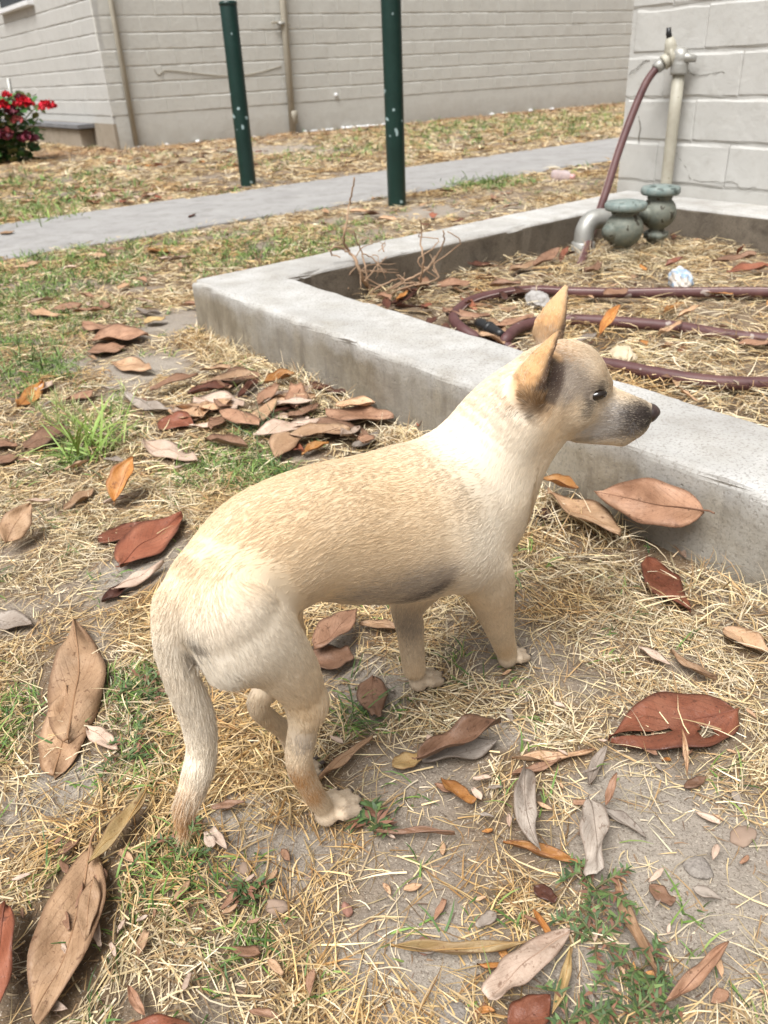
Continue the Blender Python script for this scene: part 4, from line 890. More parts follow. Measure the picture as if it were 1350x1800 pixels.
def px_area(x0, x1, y0, y1):
    return lambda: (lambda g: (g[0], g[1]))(G(random.uniform(x0, x1), random.uniform(y0, y1)))
litter('wall_foot_litter', 80, px_area(180, 470, 262, 300), ['brown', 'red', 'orange', 'dark', 'tan'], .05, .11, 'brown leaf litter gathered along the foot of the beige wall', lambda p: .004, clear)
litter('walk_edge_litter', 52, px_area(60, 430, 335, 360), ['brown', 'tan', 'red', 'beige'], .06, .12, 'brown leaf litter along the far edge of the walk', lambda p: .006, clear)
litter('lawn_strip_litter', 44, px_area(520, 1080, 195, 290), ['brown', 'tan', 'dark'], .06, .12, 'scattered brown leaves on the far grass strip', lambda p: .006, clear)
scatter(22, px_area(560, 900, 325, 400), ['brown', 'tan', 'red'], .05, .10, 'leaf between walk and curb', 'leaves between walk and curb', lambda p: .006, clear)
scatter(20, px_area(0, 330, 420, 560), ['brown', 'tan', 'beige'], .05, .10, 'leaf on the lawn left of the curb', 'leaves on the left lawn', lambda p: .008, clear)
scatter(32, px_area(345, 690, 655, 790), ['brown', 'beige', 'tan', 'beige', 'tan', 'brown', 'dark'], .06, .12, 'leaf in the drift by the curb', 'leaf drift along the curb', lambda p: random.uniform(.003, .022) + gz(p), clear)
scatter(26, px_area(0, 560, 560, 900), ['brown', 'tan', 'beige', 'grey'], .02, .05, 'leaf bit in straw left of dog', 'leaf bits left of the dog', lambda p: .006 + gz(p), clear)
litter('foreground_leaf_chips', 68, px_area(560, 1340, 1180, 1790), ['brown', 'tan', 'beige', 'grey', 'orange'], .008, .022, 'tiny leaf chips strewn over the foreground dirt', lambda p: .003 + gz(p), clear)
litter('straw_leaf_chips', 32, px_area(0, 560, 1480, 1790), ['brown', 'tan', 'beige'], .01, .03, 'tiny leaf chips in the straw at the bottom left', lambda p: .006 + gz(p), clear)
def bed_pt():
    while True:
        p = (random.uniform(-.3, 1.6), random.uniform(.9, 3.2))
        if in_bed(np.array(p[0]), np.array(p[1]), .03): return p
scatter(36, lambda: (lambda g: (g[0], g[1]))(G(random.uniform(560, 900), random.uniform(470, 600), .03)), ['brown', 'red', 'dark', 'tan', 'dark'], .05, .11, 'leaf in the near bed corner', 'litter leaves in the bed corner', lambda p: .02 + gz(p, True), lambda p: bool(in_bed(np.array(p[0]), np.array(p[1]), .04)))
litter('bed_leaf_crumbs', 90, bed_pt, ['brown', 'red', 'tan', 'dark'], .015, .05, 'small broken leaf crumbs all over the planting bed', lambda p: .015 + gz(p, True))
scatter(44, bed_pt, ['brown', 'red', 'tan', 'dark', 'orange'], .03, .09, 'litter leaf in the planting bed', 'litter leaves in the bed', lambda p: .02 + gz(p, True))
# ------------------------------------------------------------------ straw and grass
def blades(pos, az, length, width, el0, el1, K=4, curl=None, rs=None, tw=None):
    rs = rs or rng; n = len(pos); t = np.linspace(0, 1, K + 1); P = np.zeros((n, K + 1, 3)); P[:, 0] = pos
    cur = curl if curl is not None else rs.normal(0, .6, n); a = az.copy()
    for i in range(K):
        el = el0 + (el1 - el0) * (i + .5) / K; a = a + cur / K; st_ = length / K
        P[:, i + 1, 0] = P[:, i, 0] + st_ * np.cos(el) * np.cos(a); P[:, i + 1, 1] = P[:, i, 1] + st_ * np.cos(el) * np.sin(a); P[:, i + 1, 2] = P[:, i, 2] + st_ * np.sin(el)
    roll = tw if tw is not None else rs.uniform(-1.0, 1.0, n)
    W = width[:, None] * (1 - .75 * t ** 2)[None, :] / 2; W[:, -1] *= .35
    sx = -np.sin(a)[:, None] * np.cos(roll)[:, None]; sy = np.cos(a)[:, None] * np.cos(roll)[:, None]; sz = np.sin(roll)[:, None]
    S = np.stack([sx * W, sy * W, sz * W * np.ones_like(W)], -1)
    V = np.stack([P - S, P + S], 2).reshape(-1, 3)
    b = (np.arange(n) * (K + 1) * 2)[:, None, None]; i = (np.arange(K) * 2)[None, :, None]
    Q = (b + i + np.array([0, 1, 3, 2])[None, None, :]).reshape(-1, 4)
    return V, Q, (K + 1) * 2
def off_leaves(V, Q, kk, frac=.88):          # straw does not pierce the large leaves
    n = len(V) // kk; M_ = V.reshape(n, kk, 3)[:, :, :2]; drop = np.zeros(n, bool)
    for b, t, W_ in LEAFZ:
        d = t - b; L2 = np.linalg.norm(d)
        if L2 < .03: continue
        e = d / L2; c = (b + t) / 2; near = np.hypot(M_[:, 0, 0] - c[0], M_[:, 0, 1] - c[1]) < L2 + .1; idx = np.where(near)[0]
        q = M_[idx] - c; u = q @ e; v = q @ np.array([-e[1], e[0]]); ins = ((u / (L2 * .5)) ** 2 + (v / (W_ * .5)) ** 2 < .9).any(1); drop[idx[ins]] = True
    drop &= rng.random(n) < frac; return ~drop
def stuff(name, parts, mt, label, cat):
    Vs, Qs, Cs = [], [], []; o = 0
    for V, Q, C in parts: Vs.append(V); Qs.append(Q + o); Cs.append(C); o += len(V)
    V = np.concatenate(Vs); me = mesh_np(name, V, np.concatenate(Qs)); col_attr(me, np.concatenate(Cs)); return tag(link(name, me, mt), label, cat, kind='stuff')
STRAW = np.array([[.64, .52, .32], [.58, .445, .245], [.70, .60, .42], [.47, .33, .165], [.61, .49, .33], [.40, .26, .125], [.70, .57, .34], [.29, .185, .095], [.66, .56, .40]])
GREEN = np.array([[.11, .19, .04], [.16, .25, .055], [.07, .13, .035], [.22, .29, .08]])
def pal(p, n, k, vary=.19):
    i = rng.integers(len(p), size=n); c = p[i] * (1 + rng.normal(0, vary, (n, 1))); return np.repeat(np.clip(c, .01, .9), k, axis=0)
GREENSPOT = [(170, 760, 130, 60), (450, 790, 90, 50), (400, 830, 120, 50), (40, 660, 80, 30), (60, 560, 160, 40), (230, 1330, 70, 60), (250, 1200, 60, 50), (300, 1560, 120, 70), (100, 1560, 80, 60), (30, 1260, 40, 60), (430, 1650, 90, 60), (660, 470, 60, 30), (500, 440, 200, 40), (100, 480, 160, 60), (640, 1260, 50, 40), (80, 355, 120, 35), (620, 265, 100, 20), (860, 225, 220, 26), (1020, 225, 90, 22), (850, 320, 90, 14), (30, 325, 120, 22), (180, 1640, 70, 50), (330, 1480, 60, 40)]
_g = []
for (x, y, rx, ry) in GREENSPOT:
    c = G(x, y); ex = G(x + rx, y) - c; ey = G(x, y + ry) - G(x, max(y - ry, 150)); _g.append((c, np.linalg.norm(ex), np.linalg.norm(ey) / 2, ex / np.linalg.norm(ex)))
def green_w(x, y):
    t = np.zeros_like(x); w = (fbm(x * 9, y * 9, 25) - .5) * 1.3
    for c, rx, ry, e in _g:
        dx, dy = x - c[0], y - c[1]; a = dx * e[0] + dy * e[1]; b = -dx * e[1] + dy * e[0]
        t = np.maximum(t, np.clip(1.15 - np.sqrt((a / rx) ** 2 + (b / ry) ** 2) + w, 0, 1))
    return t
def sample(n, x0, x1, y0, y1, keep):
    x = rng.uniform(x0, x1, n); y = rng.uniform(y0, y1, n); k = keep(x, y); return x[k], y[k]
def wedge(x, y, m=.6): return np.abs(x - .02 * y) < (.50 * np.hypot(y * .88 + .29, 0) + m)
def free(x, y, m=.0): return ~in_planter(x, y, m) & ~in_path(x, y, -.02 - .04 * vnoise(x * 6, y * 6, 51)) & ~behind_walls(x, y, .02)
parts = []; gparts = []
# near: lying straw, clumped and thinning over bare soil
def lying(n, x0, x1, y0, y1, l0, l1, w0, w1, K, hmax, bedq=False, dens=None):
    keep = (lambda x, y: in_bed(x, y, .0)) if bedq else (lambda x, y: free(x, y) & wedge(x, y))
    x, y = sample(n, x0, x1, y0, y1, keep)
    d = np.clip((fbm(x * 7, y * 7, 31) - .30) * 3.0, .10, 1) * (1 - .965 * (bare(x, y) if not bedq else 0))
    if dens is not None: d = d * dens(x, y)
    k = rng.random(len(x)) < d; x, y = x[k], y[k]; n = len(x); dd = d[k]
    base = (bed_z(x, y) if bedq else ground_z(x, y)) + rng.random(n) ** 1.5 * hmax * (.3 + .7 * dd)
    flow = fbm(x * 5, y * 5, 77, 3) * 14; az = flow + rng.normal(0, 1.1, n)
    L_ = rng.uniform(l0, l1, n); W_ = rng.uniform(w0, w1, n); e0 = rng.normal(.08, .2, n); e1 = rng.normal(-.18, .22, n)
    V, Q, kk = blades(np.stack([x, y, base], -1), az, L_, W_, e0, e1, K, rng.normal(0, .55, n)); zf = (bed_z if bedq else ground_z)(V[:, 0], V[:, 1]) + .001; V[:, 2] = np.maximum(V[:, 2], zf)
    tone = fbm(x * 6, y * 6, 41); C = pal(STRAW, n, kk); lo = np.clip((.52 - tone) * 5, 0, 1); hq = .5 + .62 * rng.random(n) ** .6; C *= np.repeat((hq * (.80 + .4 * tone))[:, None], kk, 0) * np.repeat(np.stack([np.ones(n), 1 - .14 * lo, 1 - .34 * lo], -1), kk, 0)
    dw = np.abs(side(np.stack([x, y], -1), BW0, B_DIR)); br = np.clip(1.15 - dw / .9 + (fbm(x * 3, y * 3, 8) - .5), 0, 1) * (y > 4); br = np.repeat(br[:, None], kk, 0) * .8; C = C * (1 - br) + np.array([.36, .20, .10]) * br * (.6 + .8 * np.repeat(rng.random(n)[:, None], kk, 0))
    kp = off_leaves(V, Q, kk); kv = np.repeat(kp, kk); mp_ = np.cumsum(kv) - 1; Q = mp_[Q[kv[Q[:, 0]]]]; V = V[kv]; C = C[kv]
    return V, Q, C
parts.append(lying(205000, -1.15, 1.05, .22, 1.25, .012, .055, .0006, .0017, 3, .012))
parts.append(lying(130000, -1.9, 1.6, 1.1, 2.6, .02, .055, .0013, .0027, 3, .012))
parts.append(lying(110000, -3.3, 1.8, 2.4, 5.2, .03, .06, .002, .0042, 2, .012))
parts.append(lying(230000, -6, 7, 4.9, 14.0, .05, .10, .0035, .007, 2, .02))
# upright tufts of straw radiating from a point
def tufts(n, x0, x1, y0, y1, nb, l0, l1, w, K, cols, e=(.25, 1.1), bedq=False, weight=None, spread=.012, droop=.9):
    keep = (lambda x, y: in_bed(x, y, .01)) if bedq else (lambda x, y: free(x, y, .0) & wedge(x, y))
    x, y = sample(n, x0, x1, y0, y1, keep); d = weight(x, y) if weight else np.clip((fbm(x * 6, y * 6, 31) - .36) * 3, .03, 1) * (1 - (bare(x, y) if not bedq else 0))
    k = rng.random(len(x)) < d; x, y = x[k], y[k]; X_ = np.repeat(x, nb) + rng.normal(0, spread, len(x) * nb); Y_ = np.repeat(y, nb) + rng.normal(0, spread, len(x) * nb); n = len(X_)
    mean = np.repeat(rng.uniform(0, 6.28, len(x)), nb); az = mean + rng.normal(0, 1.3, n)
    z = (bed_z if bedq else ground_z)(X_, Y_); e0 = rng.uniform(e[0], e[1], n); L_ = rng.uniform(l0, l1, n); W_ = np.full(n, w) * rng.uniform(.7, 1.3, n)
    V, Q, kk = blades(np.stack([X_, Y_, z], -1), az, L_, W_, e0, e0 - rng.uniform(.3, 1.0, n) * droop * 1.6, K, rng.normal(0, .5, n)); V[:, 2] = np.maximum(V[:, 2], (bed_z if bedq else ground_z)(V[:, 0], V[:, 1])); C = pal(cols, n, kk)
    kp = off_leaves(V, Q, kk); kv = np.repeat(kp, kk); mp_ = np.cumsum(kv) - 1; Q = mp_[Q[kv[Q[:, 0]]]]
    return V[kv], Q, C[kv]
parts.append(tufts(1500, -1.1, 1.0, .25, 1.3, 18, .02, .05, .0012, 4, STRAW, (.1, .7)))
parts.append(tufts(1900, -1.9, 1.6, 1.2, 2.7, 12, .02, .05, .0018, 3, STRAW, (.2, .9)))
parts.append(tufts(2600, -2.7, 1.6, 2.5, 5.2, 8, .03, .06, .003, 2, STRAW, (.2, 1.0)))
parts.append(tufts(5200, -6, 7, 4.9, 14, 7, .04, .09, .007, 2, STRAW, (.3, 1.1)))
# fringe of straw along the foot of the curb
def fringe(n, nb):
    s = rng.uniform(0, 2.0, n); p = P0[None] + dF[None] * s[:, None] - nF[None] * (np.abs(rng.normal(0, .05, n)) + .008)[:, None]
    k = fbm(s * 9, s * 0, 3) > .38; p = p[k]; X_ = np.repeat(p[:, 0], nb) + rng.normal(0, .01, len(p) * nb); Y_ = np.repeat(p[:, 1], nb) + rng.normal(0, .01, len(p) * nb); n = len(X_)
    V, Q, kk = blades(np.stack([X_, Y_, ground_z(X_, Y_)], -1), rng.uniform(0, 6.28, n), rng.uniform(.03, .075, n), rng.uniform(.0012, .0022, n), rng.uniform(.3, 1.3, n), rng.uniform(-.8, .6, n), 4)
    V[:, 2] = np.maximum(V[:, 2], ground_z(V[:, 0], V[:, 1])); sd = side(V, P0, dF); V -= nF[None] * np.maximum(sd + .003, 0)[:, None] * (V[:, 2] < CURB_Z)[:, None]
    return V, Q, pal(STRAW, n, kk)
parts.append(fringe(420, 9))
dry = stuff('dry_grass', parts, M['straw'], 'pale dry straw and dead grass covering the yard', 'dry grass')
bedp = [lying(80000, -.4, 1.7, .8, 3.3, .03, .08, .0014, .0028, 3, .038, True), tufts(700, -.4, 1.7, .8, 3.3, 12, .03, .07, .002, 3, STRAW, (.1, .9), True, lambda x, y: np.full_like(x, .8))]
vb = [(G(1060, 465, .03), 150), (G(1120, 455, .03), 170), (G(1190, 450, .03), 130), (G(1010, 470, .03), 50), (G(1090, 455, .03), 120)]
for c, nb in vb:
    n = nb * 3; X_ = c[0] + rng.normal(0, .05, n); Y_ = c[1] + rng.normal(0, .04, n); V, Q, kk = blades(np.stack([X_, Y_, bed_z(X_, Y_) + .005], -1), rng.uniform(0, 6.28, n), rng.uniform(.05, .12, n), rng.uniform(.0016, .003, n), rng.uniform(.2, 1.3, n), rng.uniform(-1.2, .2, n), 5); bedp.append((V, Q, pal(STRAW * .7, n, kk)))
stuff('bed_straw', bedp, M['straw'], 'dry straw heaped inside the planting bed', 'dry grass')
gw = lambda x, y: np.clip(green_w(x, y) * 1.5, 0, 1) + .03
gparts = [tufts(14000, -1.1, 1.0, .25, 1.3, 7, .010, .036, .0018, 3, GREEN, (.4, 1.3), False, gw, .008), tufts(12500, -1.9, 1.6, 1.2, 2.7, 7, .015, .04, .0022, 3, GREEN, (.5, 1.4), False, gw, .010),
          tufts(9000, -2.7, 1.6, 2.5, 5.2, 6, .025, .05, .0036, 2, GREEN, (.5, 1.4), False, gw, .015), tufts(9000, -6, 7, 4.9, 14, 6, .04, .08, .008, 2, GREEN, (.5, 1.4), False, lambda x, y: green_w(x, y) + .05, .03)]
stuff('green_grass', gparts, M['green'], 'short green grass surviving in patches of the dry lawn', 'grass')
# fine twigs, seeds and grit on bare soil
def debris(n):
    x, y = sample(n, -1.0, 1.0, .25, 1.4, lambda x, y: free(x, y, .01) & wedge(x, y)); n = len(x); V, Q, kk = blades(np.stack([x, y, ground_z(x, y) + .0015], -1), rng.uniform(0, 6.28, n), rng.uniform(.003, .014, n), rng.uniform(.0006, .0016, n), rng.normal(0, .1, n), rng.normal(0, .1, n), 2)
    return V, Q, pal(np.array([[.50, .38, .24], [.30, .19, .11], [.60, .50, .36], [.20, .13, .09]]), n, kk, .2)
stuff('plant_debris', [debris(13000)], M['straw'], 'fine chaff and broken stems strewn over bare soil', 'debris')
# single green plants
def sprig(x, y, n, l0, l1, w, cols, label, e=(.3, 1.3), name='grass_tuft', sp=.012, K=5, droop=1.0, group='green tufts'):
    c = G(x, y); X_ = rng.normal(0, sp, n); Y_ = rng.normal(0, sp, n); e0 = rng.uniform(*e, n); V, Q, kk = blades(np.stack([X_, Y_, np.zeros(n)], -1), rng.uniform(0, 6.28, n), rng.uniform(l0, l1, n), rng.uniform(w * .7, w * 1.3, n), e0, e0 - rng.uniform(.2, 1.1, n) * droop, K, rng.normal(0, .4, n))
    o = empty(name, (c[0], c[1], gz(c))); tag(o, label, 'plant', group); me = mesh_np('blades', V, Q); col_attr(me, pal(np.array(cols), n, kk)); link('blades', me, M['green'], o)['kind'] = 'stuff'; return o
LG = [[.30, .42, .10], [.24, .36, .08], [.38, .46, .16]]
o = sprig(150, 800, 70, .05, .15, .0042, LG, 'tall bright green grass tuft with soft seed heads at the left', (.5, 1.3), sp=.03)
for k in range(5):
    a = random.uniform(0, 6.28); b = np.array([random.gauss(0, .03), random.gauss(0, .02), .02]); tip = b + np.array([math.cos(a) * .05, math.sin(a) * .04, random.uniform(.08, .13)])
    n = 60; tt = rng.uniform(.45, 1, n); P = b[None] + (tip - b)[None] * tt[:, None]; V, Q, kk = blades(P, rng.uniform(0, 6.28, n), rng.uniform(.015, .03, n), np.full(n, .0012), rng.uniform(.7, 1.3, n), rng.uniform(.7, 1.3, n), 2)
    me = mesh_np('seed_head', V, Q); col_attr(me, pal(np.array([[.42, .52, .20], [.50, .55, .28]]), n, kk)); link('seed_head', me, M['green'], o)['kind'] = 'stuff'
sprig(455, 762, 110, .03, .085, .0016, [[.09, .13, .06], [.13, .17, .08], [.06, .09, .04]], 'dark fine-bladed grass tuft above the dog back', (.2, 1.2), sp=.02)
sprig(45, 640, 140, .03, .08, .003, [[.10, .15, .05], [.14, .20, .06]], 'dark green grass tuft on the left lawn edge', (.4, 1.3), sp=.05)
sprig(640, 1255, 14, .03, .055, .002, [[.07, .12, .04], [.10, .16, .05]], 'few dark green blades beside the small oval leaf', (.4, 1.3), sp=.012)
sprig(70, 385, 120, .05, .11, .006, [[.15, .22, .05], [.2, .28, .07]], 'green grass clump beyond the walk at the far left', (.5, 1.4), sp=.12)
sprig(860, 325, 90, .04, .10, .005, [[.13, .20, .05], [.18, .26, .07]], 'green grass clump at the near edge of the walk', (.5, 1.4), sp=.12)
def leafy(x, y, n, R_, label, cols, size=.0052):
    c = G(x, y); o = empty('green_weed', (c[0], c[1], gz(c))); tag(o, label, 'plant', 'low leafy weeds in the foreground')
    for k in range(n):
        a = random.uniform(0, 6.28); e = random.uniform(.1, .6); Ln = random.uniform(.4, 1.0) * R_; P = crom([(0, 0, 0), (math.cos(a) * Ln * .5, math.sin(a) * Ln * .5, .012 + e * Ln * .3), (math.cos(a + .3) * Ln, math.sin(a + .3) * Ln, .008 + e * Ln * .25)], 6)
        st = link('stem', tube_mesh('stem', P, np.linspace(.0011, .0006, len(P)), 5), bpy.data.materials['geranium_stem'], o)
        m_ = 11; ii = np.linspace(2, len(P) - 1, m_).astype(int); pos = np.repeat(P[ii], 2, 0); az = np.tile([a + 1.0, a - 1.0], m_) + rng.normal(0, .3, 2 * m_); nn = len(pos)
        V, Q, kk = blades(pos, az, rng.uniform(size * .8, size * 2.0, nn), rng.uniform(size * .35, size * .6, nn), rng.uniform(0, .9, nn), rng.uniform(-.4, .4, nn), 3, rng.normal(0, .2, nn), tw=rng.uniform(-.4, .4, nn))
        me = mesh_np('leaves', V, Q); col_attr(me, pal(np.array(cols), nn, kk)); link('leaves', me, M['green'], o)['kind'] = 'stuff'
DG = [[.075, .125, .04], [.11, .16, .05], [.055, .09, .035], [.19, .09, .055]]
leafy(1045, 1560, 6, .05, 'leafy green weed under the twisted grey leaf', DG); leafy(1050, 1650, 6, .055, 'leafy green weed between the pale split leaf and thin tan leaf', DG); leafy(1130, 1700, 5, .05, 'leafy weed with reddish stems beside the thin tan leaf', DG); leafy(1090, 1790, 6, .055, 'leafy green weed at the bottom edge, right of centre', DG); leafy(1000, 1790, 7, .04, 'small leafy weed right of the pale split leaf at the bottom edge', DG)
leafy(250, 1225, 8, .035, 'small leafy weed beside the tail', DG, .005); leafy(225, 1330, 8, .04, 'small leafy weed left of the tail', DG, .005); leafy(440, 1550, 5, .03, 'small leafy weed on dirt right of the tail tip', DG, .006); leafy(320, 1500, 6, .035, 'small leafy weed below the tail tip', DG, .005); leafy(660, 1450, 4, .022, 'small round-leaved weed beside the hind paw', DG, .008)
# ------------------------------------------------------------------ the dog: one continuous body grown from an implicit field
class Grid:
    def __init__(s,lo,hi,h):
        s.lo=np.array(lo,float); s.h=h
        s.n=np.ceil((np.array(hi)-s.lo)/h).astype(int)+1
        s.f=np.full(s.n,1.0,np.float32)
        s.ax=[(s.lo[i]+h*np.arange(s.n[i])).astype(np.float32) for i in range(3)]
    def box(s,lo,hi):
        a=np.clip(np.floor((np.array(lo)-s.lo)/s.h).astype(int),0,s.n); b=np.clip(np.ceil((np.array(hi)-s.lo)/s.h).astype(int)+1,0,s.n)
        sl=tuple(slice(a[i],b[i]) for i in range(3))
        X,Y,Z=np.meshgrid(s.ax[0][sl[0]],s.ax[1][sl[1]],s.ax[2][sl[2]],indexing='ij')
        return sl,X,Y,Z
    def add(s,sl,d,k,sub=False):
        f=s.f[sl]
        if sub:
            h=np.clip(.5-.5*(d+f)/k,0,1); s.f[sl]=f*(1-h)+(-d)*h+k*h*(1-h)
        else:
            h=np.clip(.5+.5*(f-d)/k,0,1); s.f[sl]=f*(1-h)+d*h-k*h*(1-h)
    def cone(s,a,b,ra,rb,k=.015,w=1.0,sub=False):
        a=np.array(a,float);b=np.array(b,float); m=max(ra,rb)+k*1.5+.01
        sl,X,Y,Z=s.box(np.minimum(a,b)-m,np.maximum(a,b)+m)
        iw=1.0/w
        d=b-a; dd=d*np.array([1,iw,1]); L=float(dd@dd)+1e-12
        px=X-a[0];py=(Y-a[1])*iw;pz=Z-a[2]
        t=np.clip((px*dd[0]+py*dd[1]+pz*dd[2])/L,0,1)
        q=np.sqrt((px-t*dd[0])**2+(py-t*dd[1])**2+(pz-t*dd[2])**2)
        s.add(sl,q-(ra+(rb-ra)*t),k,sub)
    def chain(s,ns,k=.015,w=1.0):
        P=np.array([n[0] for n in ns]); R=np.array([n[1] for n in ns]); m=R.max()+k*1.5+.01
        sl,X,Y,Z=s.box(P.min(0)-m,P.max(0)+m); iw=1.0/w; D=None
        for i in range(len(P)-1):
            a,b=P[i],P[i+1]; dd=(b-a)*np.array([1,iw,1]); L=float(dd@dd)+1e-12
            px=X-a[0];py=(Y-a[1])*iw;pz=Z-a[2]
            t=np.clip((px*dd[0]+py*dd[1]+pz*dd[2])/L,0,1)
            q=np.sqrt((px-t*dd[0])**2+(py-t*dd[1])**2+(pz-t*dd[2])**2)-(R[i]+(R[i+1]-R[i])*t)
            D=q if D is None else np.minimum(D,q)
        s.add(sl,D.astype(np.float32),k)
    def ell(s,c,rad,M=None,k=.012,sub=False):
        c=np.array(c,float); rad=np.array(rad,float); m=rad.max()+k*1.5+.01
        sl,X,Y,Z=s.box(c-m,c+m)
        P=np.stack([X-c[0],Y-c[1],Z-c[2]],-1)
        if M is not None: P=P@np.array(M,np.float32).T   # rows of M: local axes
        k0=np.sqrt(((P/rad)**2).sum(-1)); k1=np.sqrt(((P/rad**2)**2).sum(-1))+1e-9
        s.add(sl,k0*(k0-1)/k1,k,sub)
    def ear(s,B,T,Od,ws,th,k=.006):
        B=np.array(B,float);T=np.array(T,float); a=T-B; L=np.linalg.norm(a); a/=L
        n=np.array(Od,float); n-=a*(n@a); n/=np.linalg.norm(n); x=np.cross(a,n)
        m=.03; sl,X,Y,Z=s.box(np.minimum(B,T)-m,np.maximum(B,T)+m)
        P=np.stack([X-B[0],Y-B[1],Z-B[2]],-1); pa=P@a; px=P@x; pn=P@n
        t=np.clip(pa/L,0,1); ts=[w[0] for w in ws]
        rho=np.interp(t,ts,[w[1] for w in ws]); cut=np.interp(t,ts,[w[2] for w in ws])*rho
        d=np.abs(np.sqrt((px/1.15)**2+(pn+.3*rho)**2)-rho)-th
        sm=lambda p,q,kk:(lambda h:p*(1-h)+q*h+kk*h*(1-h))(np.clip(.5+.5*(q-p)/kk,0,1))
        d=sm(d,pn-cut,.003); d=sm(d,pa-L,.003); d=sm(d,-pa-.004,.004)
        s.add(sl,d.astype(np.float32),k)
    def mesh(s):
        f=s.f; h=s.h; S=f<0
        n=np.array(f.shape)-1
        cnt=np.zeros(n,np.int8); acc=np.zeros(tuple(n)+(3,),np.float32)
        c=[(i,j,k) for i in (0,1) for j in (0,1) for k in (0,1)]
        sub=lambda A,o:A[o[0]:o[0]+n[0],o[1]:o[1]+n[1],o[2]:o[2]+n[2]]
        for p in c:
            for ax in range(3):
                if p[ax]: continue
                q=list(p); q[ax]=1
                m=sub(S,p)!=sub(S,q)
                fa=sub(f,p)[m]; fb=sub(f,q)[m]; t=fa/(fa-fb)
                pos=np.tile(np.array(p,np.float32),(len(t),1)); pos[:,ax]=t
                acc[m]+=pos; cnt[m]+=1
        M=cnt>0; ids=np.full(n,-1,np.int64); ids[M]=np.arange(M.sum())
        idx=np.argwhere(M); V=(idx+acc[M]/cnt[M][:,None])*h+s.lo
        Q=[]
        for ax in range(3):
            b,c2=[(1,2),(2,0),(0,1)][ax]
            A=[slice(0,n[0]+1)]*3
            s0=[slice(1,-1)]*3; s0[ax]=slice(0,-1)
            s1=list(s0); s1[ax]=slice(1,None)
            m=S[tuple(s0)]!=S[tuple(s1)]
            e=np.argwhere(m); off=np.ones(3,int); off[ax]=0; e=e+off
            ins=S[e[:,0],e[:,1],e[:,2]]
            eb=np.zeros(3,int);eb[b]=1; ec=np.zeros(3,int);ec[c2]=1
            g=lambda o: ids[o[:,0],o[:,1],o[:,2]]
            q=np.stack([g(e-eb-ec),g(e-ec),g(e),g(e-eb)],1)
            q[~ins]=q[~ins][:,::-1]
            Q.append(q)
        return V,np.concatenate(Q)

